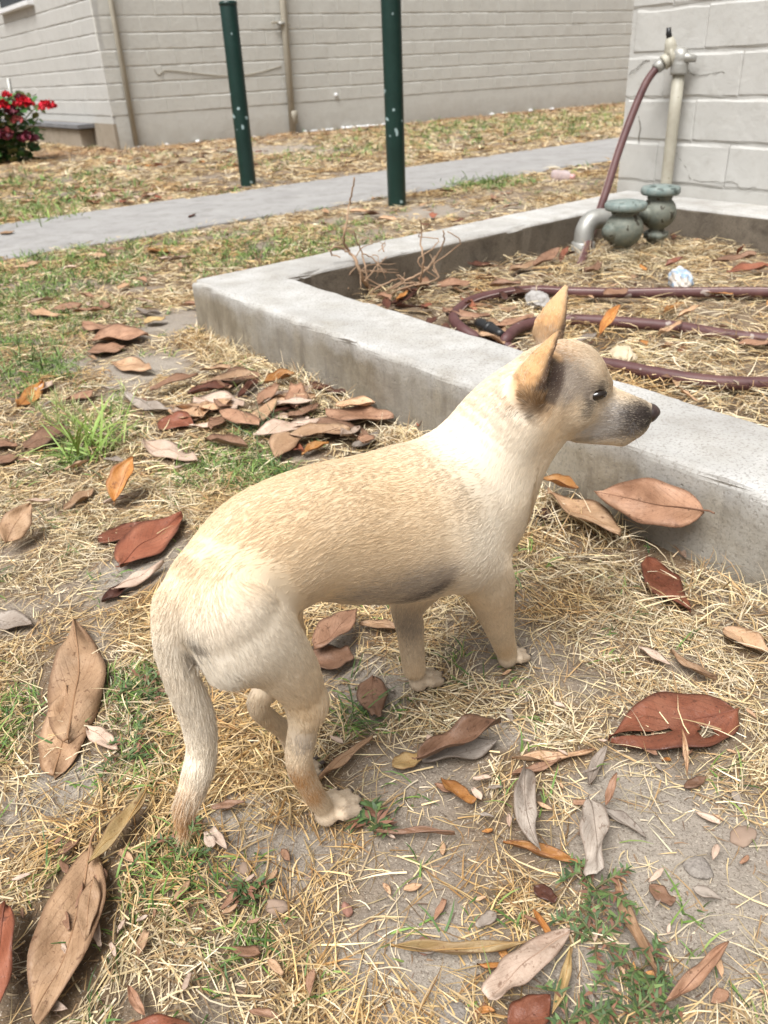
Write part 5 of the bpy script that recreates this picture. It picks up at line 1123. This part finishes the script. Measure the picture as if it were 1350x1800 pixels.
OPS=[
  ('k',[[-0.0705,0.0,0.293,0.0249],[-0.0501,0.0,0.2845,0.0397],[-0.015,0.0,0.2839,0.0524],[0.0345,0.0,0.2779,0.0563],[0.0957,0.0,0.2541,0.067],[0.1651,0.002,0.2322,0.0764],[0.219,0.005,0.2187,0.0687]],0.03,0.88),
  ('k',[[0.2176,0.006,0.2395,0.0611],[0.2546,0.022,0.2947,0.0515],[0.2958,0.036,0.322,0.0443]],0.03,0.82),
  ('k',[[0.3149,0.045,0.2887,0.0222],[0.2821,0.035,0.2645,0.0288],[0.2626,0.02,0.2176,0.0341]],0.025,0.8),
  ('k',[[-0.0701,0.028,0.2759,0.0317],[-0.0569,0.033,0.2457,0.0311],[-0.0328,0.036,0.1945,0.0227],[-0.0221,0.035,0.1577,0.0154]],0.018,1.0),
  ('k',[[-0.0842,0.018,0.2647,0.0191],[-0.0796,0.026,0.2408,0.021]],0.025,1.0),
  ('k',[[-0.0207,0.034,0.1621,0.0159],[-0.0277,0.031,0.1288,0.0134],[-0.032,0.028,0.0984,0.0123],[-0.0234,0.027,0.0605,0.0108],[-0.012,0.0255,0.0285,0.0106]],0.012,1.0),
  ('k',[[-0.0123,-0.028,0.2239,0.037],[0.0138,-0.036,0.1381,0.0254]],0.025,1.0),
  ('k',[[0.0173,-0.036,0.1391,0.0173],[-0.022,-0.032,0.1201,0.0109],[0.0009,-0.032,0.0711,0.0094],[0.01,-0.032,0.0325,0.0092]],0.012,1.0),
  ('k',[[-0.0767,0.0,0.2914,0.02],[-0.0951,0.0,0.2831,0.0181],[-0.1056,0.0,0.2663,0.0142],[-0.1075,0.0,0.25,0.0132],[-0.1063,0.002,0.222,0.0135],[-0.1019,0.004,0.1875,0.0139],[-0.1035,0.005,0.1579,0.0129],[-0.1121,0.005,0.135,0.0126],[-0.1225,0.005,0.1193,0.0104],[-0.131,0.005,0.1031,0.0057],[-0.1324,0.005,0.0852,0.0013]],0.008,1.0),
  ('k',[[0.1559,0.03,0.2604,0.0291],[0.1675,0.038,0.2228,0.0371],[0.2072,0.039,0.1692,0.0309],[0.2263,0.037,0.1292,0.0241],[0.2408,0.034,0.0934,0.019],[0.2546,0.031,0.0615,0.0153],[0.273,0.027,0.0225,0.0127]],0.012,1.0),
  ('k',[[0.2057,-0.03,0.1594,0.0408],[0.1752,-0.03,0.1194,0.0198],[0.1741,-0.028,0.0848,0.0154],[0.1755,-0.0255,0.0359,0.0134]],0.015,1.0),
  ('c',[[-0.0072,0.0255,0.0143,0.0127],[0.006,0.0255,0.011,0.0105]],0.006,1.0),
  ('c',[[0.0011,0.0131,0.0149,0.0073],[0.0159,0.0111,0.0072,0.007]],0.0016,1.0),
  ('c',[[0.0088,0.021,0.0149,0.0073],[0.0236,0.0203,0.0072,0.007]],0.0016,1.0),
  ('c',[[0.0088,0.03,0.0149,0.0073],[0.0236,0.0307,0.0072,0.007]],0.0016,1.0),
  ('c',[[0.0011,0.0379,0.0149,0.0073],[0.0159,0.0399,0.0072,0.007]],0.0016,1.0),
  ('c',[[0.2743,0.0269,0.013,0.0115],[0.2862,0.0257,0.01,0.0095]],0.006,1.0),
  ('c',[[0.2806,0.015,0.0135,0.0066],[0.2939,0.0117,0.0065,0.0064]],0.0016,1.0),
  ('c',[[0.2883,0.0214,0.0135,0.0066],[0.3017,0.0194,0.0065,0.0064]],0.0016,1.0),
  ('c',[[0.2891,0.0295,0.0135,0.0066],[0.3026,0.0288,0.0065,0.0064]],0.0016,1.0),
  ('c',[[0.2829,0.0373,0.0135,0.0066],[0.2965,0.0379,0.0065,0.0064]],0.0016,1.0),
  ('c',[[0.1816,-0.0255,0.013,0.0115],[0.1936,-0.0255,0.01,0.0095]],0.006,1.0),
  ('c',[[0.1891,-0.0367,0.0135,0.0066],[0.2026,-0.0386,0.0065,0.0064]],0.0016,1.0),
  ('c',[[0.1961,-0.0295,0.0135,0.0066],[0.2096,-0.0302,0.0065,0.0064]],0.0016,1.0),
  ('c',[[0.1961,-0.0214,0.0135,0.0066],[0.2096,-0.0208,0.0065,0.0064]],0.0016,1.0),
  ('c',[[0.1891,-0.0142,0.0135,0.0066],[0.2026,-0.0124,0.0065,0.0064]],0.0016,1.0),
  ('c',[[0.0081,-0.032,0.011,0.0098],[0.0183,-0.032,0.0085,0.0081]],0.006,1.0),
  ('c',[[0.0145,-0.0416,0.0115,0.0056],[0.026,-0.0432,0.0055,0.0054]],0.0016,1.0),
  ('c',[[0.0204,-0.0354,0.0115,0.0056],[0.0319,-0.036,0.0055,0.0054]],0.0016,1.0),
  ('c',[[0.0204,-0.0286,0.0115,0.0056],[0.0319,-0.028,0.0055,0.0054]],0.0016,1.0),
  ('c',[[0.0145,-0.0224,0.0115,0.0056],[0.026,-0.0208,0.0055,0.0054]],0.0016,1.0),
  ('e',[0.3295,0.0443,0.3276],[0.042,0.038,0.041],0.02),
  ('c',[[0.3485,0.038,0.3053,0.02],[0.3334,0.0194,0.3083,0.018]],0.015,1.0),
  ('c',[[0.3569,0.0527,0.3345,0.012],[0.3641,0.058,0.3275,0.009]],0.01,1.0),
  ('c',[[0.3556,0.0556,0.3016,0.014],[0.3819,0.0896,0.2863,0.0105]],0.01,1.0),
  ('c',[[0.3225,0.0629,0.3053,0.02],[0.3045,0.047,0.3083,0.018]],0.015,1.0),
  ('c',[[0.3367,0.072,0.3345,0.012],[0.3417,0.0794,0.3275,0.009]],0.01,1.0),
  ('c',[[0.3397,0.0708,0.3016,0.014],[0.3725,0.0986,0.2863,0.0105]],0.01,1.0),
  ('c',[[0.3488,0.0644,0.3094,0.019],[0.3844,0.1017,0.2923,0.012]],0.014,1.0),
  ('c',[[0.3239,0.0384,0.2843,0.015],[0.3712,0.0879,0.2698,0.011]],0.012,1.0),
  ('c',[[0.3394,0.0546,0.2939,0.02],[0.3771,0.0941,0.2812,0.0165]],0.012,1.0),
  ('c',[[0.3438,0.0591,0.2751,0.011],[0.3709,0.0876,0.2678,0.009]],0.01,1.0),
  ('e',[0.39,0.1075,0.2916],[0.0105,0.0095,0.0085],0.004),
  ('r',[0.2553,0.0529,0.3268],[0.2924,0.0594,0.3882],[0.4817,0.8657,-0.2038],[(0.0,0.007,1.2),(0.12,0.0125,0.9),(0.32,0.0165,0.35),(0.6,0.0118,0.2),(0.85,0.0052,0.1),(1.0,0.0012,0.0)]),
  ('r',[0.3478,0.0121,0.3503],[0.3945,0.004,0.4012],[0.8431,0.5202,-0.2038],[(0.0,0.00595,1.2),(0.12,0.01063,0.9),(0.32,0.01403,0.35),(0.6,0.01003,0.2),(0.85,0.00442,0.1),(1.0,0.00102,0.0)]),
]
HS= [0.3302, 0.045, 0.3274]
HM= [[0.6759, 0.7071, -0.2079], [-0.7228, 0.691, 0.0], [0.1437, 0.1503, 0.9781]]
BLOBS=[('gold',(0.0415,0.0365,0.3153),0.075),('gold',(-0.0335,0.0280,0.3220),0.06),('gold',(0.1015,0.0424,0.3002),0.055),('gold',(-0.0782,0.0313,0.3072),0.03),('cream',(0.2107,0.0424,0.3123),0.05),('cream',(0.2095,0.0650,0.2564),0.045),('cream',(0.2493,0.0441,0.3554),0.035),('white',(-0.0952,0.0482,0.2625),0.036),('white',(-0.0933,0.0495,0.2476),0.03),('cream',(-0.0832,0.0571,0.2685),0.04),('cream',(-0.0674,0.0629,0.2437),0.035),('cream',(-0.1164,0.0095,0.2565),0.03),('white',(-0.1119,0.0140,0.1995),0.04),('cream',(-0.1137,0.0127,0.2055),0.05),('cream',(-0.1149,0.0139,0.1514),0.03),('cream',(0.1626,0.0751,0.2286),0.035),('cream',(0.1847,0.0687,0.1745),0.03),('cream',(0.3053,0.0527,0.3654),0.02),('cream',(0.3235,0.0742,0.3531),0.012),('gold',(0.2816,0.0680,0.2986),0.02),('tan',(0.2863,0.0719,0.3255),0.02),('orange',(-0.1343,0.0095,0.1094),0.022),('orange',(-0.0415,0.0313,0.0857),0.016),('orange',(-0.0306,0.0346,0.0585),0.016),('orange',(0.2490,0.0584,0.3585),0.022),('orange',(0.2646,0.0606,0.3724),0.02),('orange',(0.3485,0.0158,0.3787),0.03),('dark',(0.1288,0.0577,0.2027),0.012),('grey',(0.1175,0.0512,0.1977),0.018),('grey',(0.1017,0.0458,0.1996),0.018),('greyl',(0.0802,0.0414,0.2075),0.024),('greyl',(0.0493,0.0390,0.2252),0.02),('greyl',(0.1153,0.0600,0.2191),0.016),('greyl',(0.0964,0.0542,0.2184),0.018),('greyl',(0.1318,0.0634,0.2148),0.012),('black',(0.3744,0.1133,0.2925),0.012),('dark',(0.3687,0.1122,0.2865),0.01),('dark',(0.3692,0.1087,0.2977),0.012),('grey',(0.3603,0.1057,0.2835),0.014),('silver',(0.3481,0.0939,0.2836),0.014),('silver',(0.3414,0.0826,0.2773),0.012),('silver',(0.3285,0.0744,0.2825),0.01),('silver',(0.3467,0.0925,0.3052),0.012),('dark',(0.3204,0.0836,0.3225),0.009),('dark',(0.3320,0.0866,0.3285),0.006),('grey',(0.3303,0.0638,0.2693),0.0026),('grey',(0.3310,0.0659,0.2701),0.0026),('grey',(0.3340,0.0691,0.2698),0.0026),('grey',(0.3368,0.0723,0.2697),0.0026),('grey',(0.3378,0.0743,0.2708),0.0026),('grey',(0.3388,0.0762,0.2719),0.0026),('grey',(0.3417,0.0793,0.2718),0.0026),('grey',(0.3446,0.0824,0.2716),0.0026),('grey',(0.3457,0.0843,0.2725),0.0026),('grey',(0.3486,0.0875,0.2725),0.0026),('grey',(0.3497,0.0894,0.2737),0.0026),('grey',(0.3524,0.0925,0.2736),0.0026),('grey',(0.3536,0.0944,0.2746),0.0026),('grey',(0.3565,0.0975,0.2744),0.0026),('grey',(0.3576,0.0994,0.2754),0.0026),('grey',(0.3605,0.1026,0.2754),0.0026),('grey',(0.3634,0.1055,0.2753),0.0026),('grey',(0.3665,0.1082,0.2754),0.0026),('grey',(0.3665,0.1082,0.2754),0.0026),('dark',(0.2595,0.0664,0.3435),0.009),('dark',(0.2784,0.0610,0.3495),0.009),('grey',(0.2903,0.0596,0.3566),0.008),('dark',(0.2605,0.0646,0.3315),0.008),('grey',(0.2947,0.0659,0.3511),0.007),('greyl',(0.2937,0.0729,0.3344),0.01),('greyl',(0.3158,0.0810,0.3304),0.009),('dark',(0.3564,0.1011,0.2985),0.009),('silver',(0.3484,0.0966,0.2925),0.012),('grey',(0.3590,0.1035,0.2803),0.01),('greyl',(0.3400,0.0900,0.3002),0.008),('greyl',(0.3013,0.0661,0.3539),0.012),('greyl',(0.3057,0.0740,0.3434),0.012),('greyl',(0.2876,0.0703,0.3374),0.012),('grey',(0.3533,0.1000,0.2956),0.012),('dark',(0.3625,0.1071,0.2926),0.01),('greyl',(0.3026,0.0699,0.3493),0.014),('dark',(0.2825,0.0633,0.3484),0.01),('greyl',(0.3114,0.0772,0.3404),0.012),('dark',(0.2515,0.0640,0.3374),0.01),('dark',(0.2447,0.0556,0.3346),0.009),('dark',(0.2636,0.0641,0.3674),0.007),('dark',(-0.1071,0.0274,0.2657),0.007),('dark',(-0.1043,0.0155,0.2455),0.006),('grey',(0.3142,0.0833,0.3105),0.007),('greyl',(0.1604,-0.0184,0.1005),0.022),('tan',(0.1682,-0.0143,0.0375),0.018),('tan',(0.2534,0.0385,0.0394),0.018),('tan',(-0.0015,0.0416,0.0176),0.016),('greyl',(0.0056,0.0429,0.0161),0.01),('greyl',(-0.0352,0.0421,0.1305),0.012),('gold',(-0.0354,0.0513,0.1673),0.016),]
HS = np.array(HS); HM = np.array(HM)

def resample(ns, n=8):
    P = crom(ns, n) if len(ns) > 2 else np.array(ns, float); return [(q[:3], max(q[3], .001)) for q in P]
gr = Grid((-.2, -.12, -.012), (.48, .22, .46), .0024)
SEGS = []                               # (a, b, ra, rb, hair flow)
nk = 0
FLOW = [-1, -1, -1, 1, 1, 1, 1, 1, 1, 1, 1]
for op in OPS:
    if op[0] == 'k':
        ns = resample(op[1]); gr.chain(ns, op[2], op[3]); fl = FLOW[nk]; nk += 1
        raw = op[1]
        for a, b in zip(raw[:-1], raw[1:]):
            a, b = np.array(a), np.array(b); d = (b - a)[:3]; d /= np.linalg.norm(d); SEGS.append((a[:3], b[:3], a[3], b[3], d * fl))
    elif op[0] == 'c':
        a, b = op[1]; gr.cone(a[:3], b[:3], a[3], b[3], op[2], op[3])
        d = np.array(b[:3]) - np.array(a[:3]); d /= np.linalg.norm(d) + 1e-9
        SEGS.append((np.array(a[:3]), np.array(b[:3]), a[3], b[3], d if a[2] < .06 else -HM[0]))
    elif op[0] == 'e':
        gr.ell(op[1], op[2], HM, op[3]); c = np.array(op[1]); SEGS.append((c, c + HM[0] * .001, np.mean(op[2]), np.mean(op[2]), -HM[0] + .3 * HM[2] * 0))
    else:
        (gr.f.__iadd__(np.float32(.0016)) if not getattr(gr, 'thin', 0) else None, setattr(gr, 'thin', 1)); gr.ear(op[1], op[2], op[3], op[4], .002); a, b = np.array(op[1]), np.array(op[2]); d = (b - a) / np.linalg.norm(b - a); SEGS.append((a, b, .016, .004, d)); SEGS.append((a * .4 + b * .6, b, .014, .004, d))
DV, DQ = gr.mesh()
_e = np.concatenate([DQ[:, [0, 1]], DQ[:, [1, 2]], DQ[:, [2, 3]], DQ[:, [3, 0]]]); _e = np.concatenate([_e, _e[:, ::-1]]); _cn = np.bincount(_e[:, 0], minlength=len(DV))[:, None]
def lap(V): return np.stack([np.bincount(_e[:, 0], weights=V[_e[:, 1], j], minlength=len(V)) for j in range(V.shape[1])], 1) / _cn
for i in range(8):
    DV = DV + .5 * (lap(DV) - DV); DV = DV - .51 * (lap(DV) - DV)
fn = np.cross(DV[DQ[:, 2]] - DV[DQ[:, 0]], DV[DQ[:, 3]] - DV[DQ[:, 1]])
DN = np.stack([np.bincount(DQ.ravel(), weights=np.repeat(fn[:, j], 4), minlength=len(DV)) for j in range(3)], 1); DN /= np.linalg.norm(DN, axis=1)[:, None] + 1e-12
# hair flow
num = np.zeros_like(DV); best = np.full(len(DV), 9.0)
for a, b, ra, rb, d in SEGS:
    ab = b - a; t = np.clip(((DV - a) @ ab) / (ab @ ab + 1e-12), 0, 1); q = np.linalg.norm(DV - a - t[:, None] * ab, axis=1) - (ra + (rb - ra) * t)
    w = np.exp(-np.clip(q, -.004, .1) / .005); num += w[:, None] * d
num[:, 2] -= .12 * np.linalg.norm(num, axis=1)
for i in range(6): num = .5 * num + .5 * lap(num)
DT = num / (np.linalg.norm(num, axis=1)[:, None] + 1e-9)
DT = DT - DN * (DT * DN).sum(1)[:, None]; DT /= np.linalg.norm(DT, axis=1)[:, None] + 1e-9
# coat colour by place, with left foreleg shading and dark tail crease painted in
CC = {'gold': (.72, .535, .33), 'tan': (.66, .49, .31), 'cream': (.77, .69, .57), 'white': (.83, .78, .70), 'orange': (.52, .29, .125), 'dark': (.055, .042, .036), 'black': (.018, .016, .015), 'grey': (.15, .125, .108), 'greyl': (.38, .32, .265), 'silver': (.60, .565, .53)}
STR = {'gold': .62, 'dark': 1.0, 'black': 1.3, 'grey': .74, 'silver': .85, 'orange': .95, 'white': .45}
def coat(P, jit=0.0):
    c = np.tile(np.array([.73, .595, .43]), (len(P), 1)); hd = (P - HS) @ HM.T
    n = np.sin(P[:, 0] * 61 + 3 * np.sin(P[:, 2] * 47)) * np.sin(P[:, 2] * 53 + 2 * np.sin(P[:, 1] * 71)) * .5 + .5
    c = c * (.95 + .10 * n[:, None])
    low = np.clip((.10 - P[:, 2]) / .1, 0, 1)[:, None]; c = c * (1 - .25 * low) + np.array([.70, .58, .43]) * .25 * low
    for nm, p, r in BLOBS:
        p = np.array(p); k = STR.get(nm, .75); h = (p - HS) @ HM.T
        if p[0] > .24 and p[2] > .22: m = p + HM[1] * (-2 * h[1])
        else: m = p * [1, -1, 1]
        d = np.minimum(np.linalg.norm(P - p, axis=1), np.linalg.norm(P - m, axis=1))
        d = d + (n - .5) * r * .35; w = np.clip(k * np.exp(-(d / r) ** 2 * 1.1), 0, 1)[:, None]; w = np.clip(w + (jit if nm in ('dark', 'grey', 'greyl', 'silver', 'black', 'orange') else 0.0) * rng.normal(0, 1, w.shape) * 2 * np.sqrt(w * (1 - w) + 1e-6) * (w > .02), 0, 1); c = c * (1 - w) + np.array(CC[nm]) * w
    pw = np.clip((.032 - P[:, 2]) / .018, 0, 1)[:, None] * .7; c = c * (1 - pw) + np.array([.50, .40, .30]) * (.75 + .5 * n[:, None]) * pw
    pd = np.clip((.008 - P[:, 2]) / .004, 0, 1)[:, None] * .8; c = c * (1 - pd) + np.array([.07, .055, .045]) * pd
    return c
DC = coat(DV)
# darker inside of the ears
for op in OPS:
    if op[0] == 'r':
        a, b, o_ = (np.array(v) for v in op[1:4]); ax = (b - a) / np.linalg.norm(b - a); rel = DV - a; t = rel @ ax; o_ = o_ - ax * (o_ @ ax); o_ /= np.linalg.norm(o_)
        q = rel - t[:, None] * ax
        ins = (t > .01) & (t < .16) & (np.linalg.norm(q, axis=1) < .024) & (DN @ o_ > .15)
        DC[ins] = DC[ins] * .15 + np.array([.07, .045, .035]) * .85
        bk = (t > -.01) & (t < .16) & (np.linalg.norm(q, axis=1) < .024) & ~ins; wt = np.clip((t[bk] + .01) / .025, 0, 1)[:, None] * .72; DC[bk] = DC[bk] * (1 - wt) + np.array([.58, .355, .17]) * wt
for i in range(3): DC = .5 * DC + .5 * lap(DC)
DO = np.array([-.079125, .532125, 0]); DU = np.array([.69101, .72284, 0]); DR = np.array([.72284, -.69101, 0])
def d2w(q): q = np.asarray(q); return DO + q[..., 0:1] * DU + q[..., 1:2] * DR + q[..., 2:3] * np.array([0, 0, 1.0])
def dvec(q): return q[..., 0:1] * DU + q[..., 1:2] * DR + q[..., 2:3] * np.array([0, 0, 1.0])
dog = empty('dog', tuple(DO)); tag(dog, 'small tan and cream short-haired dog standing in dry grass, looking right', 'dog')
WV = d2w(DV) - DO
me = mesh_np('body', WV, DQ[:, ::-1] if False else DQ); col_attr(me, DC); body = link('body', me, M['skin'], dog)
# coat of hair
def fur(n):
    tri = np.concatenate([DQ[:, [0, 1, 2]], DQ[:, [0, 2, 3]]]); A = np.linalg.norm(np.cross(DV[tri[:, 1]] - DV[tri[:, 0]], DV[tri[:, 2]] - DV[tri[:, 0]]), axis=1)
    hd = (DV - HS) @ HM.T; vw = 1 + 1.3 * (np.linalg.norm(hd, axis=1) < .11)
    A = A * vw[tri].mean(1); k = np.searchsorted(np.cumsum(A), rng.random(n) * A.sum()); k = np.clip(k, 0, len(tri) - 1); T_ = tri[k]
    u = rng.random((n, 2)); f = u.sum(1) > 1; u[f] = 1 - u[f]; B = np.stack([1 - u.sum(1), u[:, 0], u[:, 1]], 1)[:, :, None]
    ip = lambda Aa: (Aa[T_] * B).sum(1); p = ip(DV); nn = ip(DN); nn /= np.linalg.norm(nn, axis=1)[:, None]; tt = ip(DT); c0 = ip(DC); c = coat(p, .30); df = np.linalg.norm(c0 - coat(p), axis=1) > .04; c[df] = c0[df]
    hd = (p - HS) @ HM.T
    # hair length by place
    ln = np.full(n, .0085)
    inhead = (np.linalg.norm(hd - [.01, 0, 0], axis=1) < .055) | (hd[:, 0] > .02) & (np.linalg.norm(hd, axis=1) < .12); ln[inhead] = .0055; ln[(hd[:, 0] > .05) & inhead] = .0042
    leg = (p[:, 2] < .13) & (p[:, 0] > -.09); ln[leg] = .0058; ln[(p[:, 2] < .03)] = .0036
    tail = (p[:, 0] < -.092) & (p[:, 2] < .26); ln[tail] = .013; ln[tail & (p[:, 2] < .13)] = .019
    for op in OPS:
        if op[0] == 'r':
            a, b = np.array(op[1]), np.array(op[2]); ax = (b - a) / np.linalg.norm(b - a); t = (p - a) @ ax; q = np.linalg.norm(p - a - t[:, None] * ax, axis=1); ln[(t > .012) & (q < .026) & (t < .17)] = .0032
    eyes = np.array([HS + np.array([ex, s * ey, ez]) @ HM for s in (-1, 1) for ex, ey, ez in [EYE]]); nose = HS + np.array([.094, 0, -.018]) @ HM
    keep = (np.linalg.norm(p - nose, axis=1) > .0118) & (p[:, 2] > .003)
    for e in eyes: keep &= np.linalg.norm((p - e) @ HM.T * [1, .6, 1.85], axis=1) > .0086
    p, nn, tt, c, ln = p[keep], nn[keep], tt[keep], c[keep], ln[keep]; n = len(p)
    # waves and locks in the coat
    wv = np.stack([np.sin(p[:, 2] * 90 + 5 * np.sin(p[:, 0] * 40)), np.sin(p[:, 0] * 80 + 4 * np.sin(p[:, 2] * 55 + p[:, 1] * 30)), np.sin(p[:, 0] * 60 + p[:, 1] * 90)], 1) * .07
    d = tt + wv + rng.normal(0, .14, (n, 3)); d -= nn * (d * nn).sum(1)[:, None]; d /= np.linalg.norm(d, axis=1)[:, None] + 1e-9
    lift = np.clip(rng.normal(.14, .06, n) + np.where(ln < .0062, .26, 0), .03, .7)[:, None]; ln = (ln * rng.uniform(.6, 1.25, n))[:, None]
    K = 4; P = np.zeros((n, K, 3)); P[:, 0] = p - nn * .0004
    for i in range(1, K):
        l_ = lift * (1.25 - .45 * i); dd = d * np.cos(l_) + nn * np.sin(l_); P[:, i] = P[:, i - 1] + dd * ln / (K - 1)
    rad = np.array([.00013, .00014, .00012, .00004])[None] * np.ones((n, 1))
    c = c * (1 + rng.normal(0, .07, (n, 1))); pale = rng.random(n) < .07; c[pale] = c[pale] * .6 + .4 * np.array([.72, .62, .48]); c = np.clip(c, .008, .93)
    hc = bpy.data.hair_curves.new('fur'); hc.add_curves([K] * n)
    W_ = (d2w(P.reshape(-1, 3)) - DO).astype(np.float32); hc.attributes['position'].data.foreach_set('vector', W_.ravel())
    ra = hc.attributes.get('radius') or hc.attributes.new('radius', 'FLOAT', 'POINT'); ra.data.foreach_set('value', rad.astype(np.float32).ravel())
    ca = hc.attributes.new('Col', 'FLOAT_COLOR', 'CURVE'); cc = np.ones((n, 4), np.float32); cc[:, :3] = c; ca.data.foreach_set('color', cc.ravel())
    o = bpy.data.objects.new('fur', hc); COL.objects.link(o); o.parent = dog; hc.materials.append(M['fur']); return o
EYE = (.0245, .0290, .0010)
NF = 430000
fur(NF)
def hw(x, y, z): return d2w(HS + np.array([x, y, z]) @ HM) - DO
t = NT('dog_eye'); M['eye'] = t.fin((.012, .007, .004), .06, None, .7)
t = NT('dog_nose'); P_ = t.coord('Object'); v = t.n('ShaderNodeTexVoronoi'); v.inputs['Scale'].default_value = 900; t.l(P_, v.inputs['Vector'])
M['nose'] = t.fin(t.ramp(t.noise(P_, 90, 3), [(.35, (.022, .014, .013)), (.7, (.06, .036, .032))]), .38, t.bump(v.outputs['Distance'], .25, .001), .5)
HW = np.stack([dvec(HM[0][None])[0], dvec(HM[1][None])[0], dvec(HM[2][None])[0]])      # head axes in the world
for s in (-1, 1):
    bm = bmesh.new(); bmesh.ops.create_uvsphere(bm, u_segments=20, v_segments=14, radius=1)
    for v in bm.verts:
        x, y, z = v.co; x, z = x * .0092, z * .0050; x, z = x * .92 - z * .38, x * .38 + z * .92
        v.co = Vector(hw(EYE[0] + x - abs(y) * .001, s * (EYE[1] + .0001 + s * y * .0055), EYE[2] + z))
    link('eye', mesh_bm('eye', bm, True), M['eye'], dog)
bm = bmesh.new(); bmesh.ops.create_uvsphere(bm, u_segments=32, v_segments=24, radius=1)
for v in bm.verts:
    x, y, z = v.co; y *= 1 - .22 * max(0, -z); x2 = x * (1 - .25 * max(0, -z))
    for s in (-1, 1):
        d = math.hypot((y - s * .5) * 1.1, (z + .12)); x2 -= .45 * math.exp(-(d / .26) ** 2) * (x > 0)
    x2 -= .18 * math.exp(-(y / .08) ** 2) * (x > .2) * (z < .2)
    p = hw(.0908 + x2 * .0112, y * .0110, -.0186 + z * .0098); v.co = Vector(p)
link('nose', mesh_bm('nose', bm, True), M['nose'], dog)
t = NT('dog_whisker'); M['whisker'] = t.fin((.10, .09, .085), .5)
for s in (-1, 1):
    for i in range(6):
        a = np.array([.066 + .006 * (i % 3), s * (.0125 + .001 * (i % 2)), -.022 - .005 * (i // 3)]); d = np.array([.012 - .016 * (i % 3), s * .022, -.006 - .006 * (i // 3)])
        link('whisker', tube_mesh('whisker', np.array([hw(*a), hw(*(a + d * .5)), hw(*(a + d + [0, 0, -.004]))]), [.00022, .00016, .00006], 5), M['whisker'], dog)
M['claw'] = simple('dog_claw', (.05, .04, .035), (.10, .08, .07), 30, .4)
for op in OPS:
    if op[0] == 'c' and op[1][0][2] < .02 and op[2] < .004:
        a, b = (np.array(v[:3]) for v in op[1]); d = (b - a) * [1, 1, 0]; d /= np.linalg.norm(d); P = np.array([b + d * .002 + [0, 0, .001], b + d * .007 + [0, 0, .0], b + d * .0095 + [0, 0, -.0035]]); P[:, 2] = np.maximum(P[:, 2], .0015)
        link('claw', tube_mesh('claw', d2w(P) - DO, [.0021, .0018, .0006], 7), M['claw'], dog)
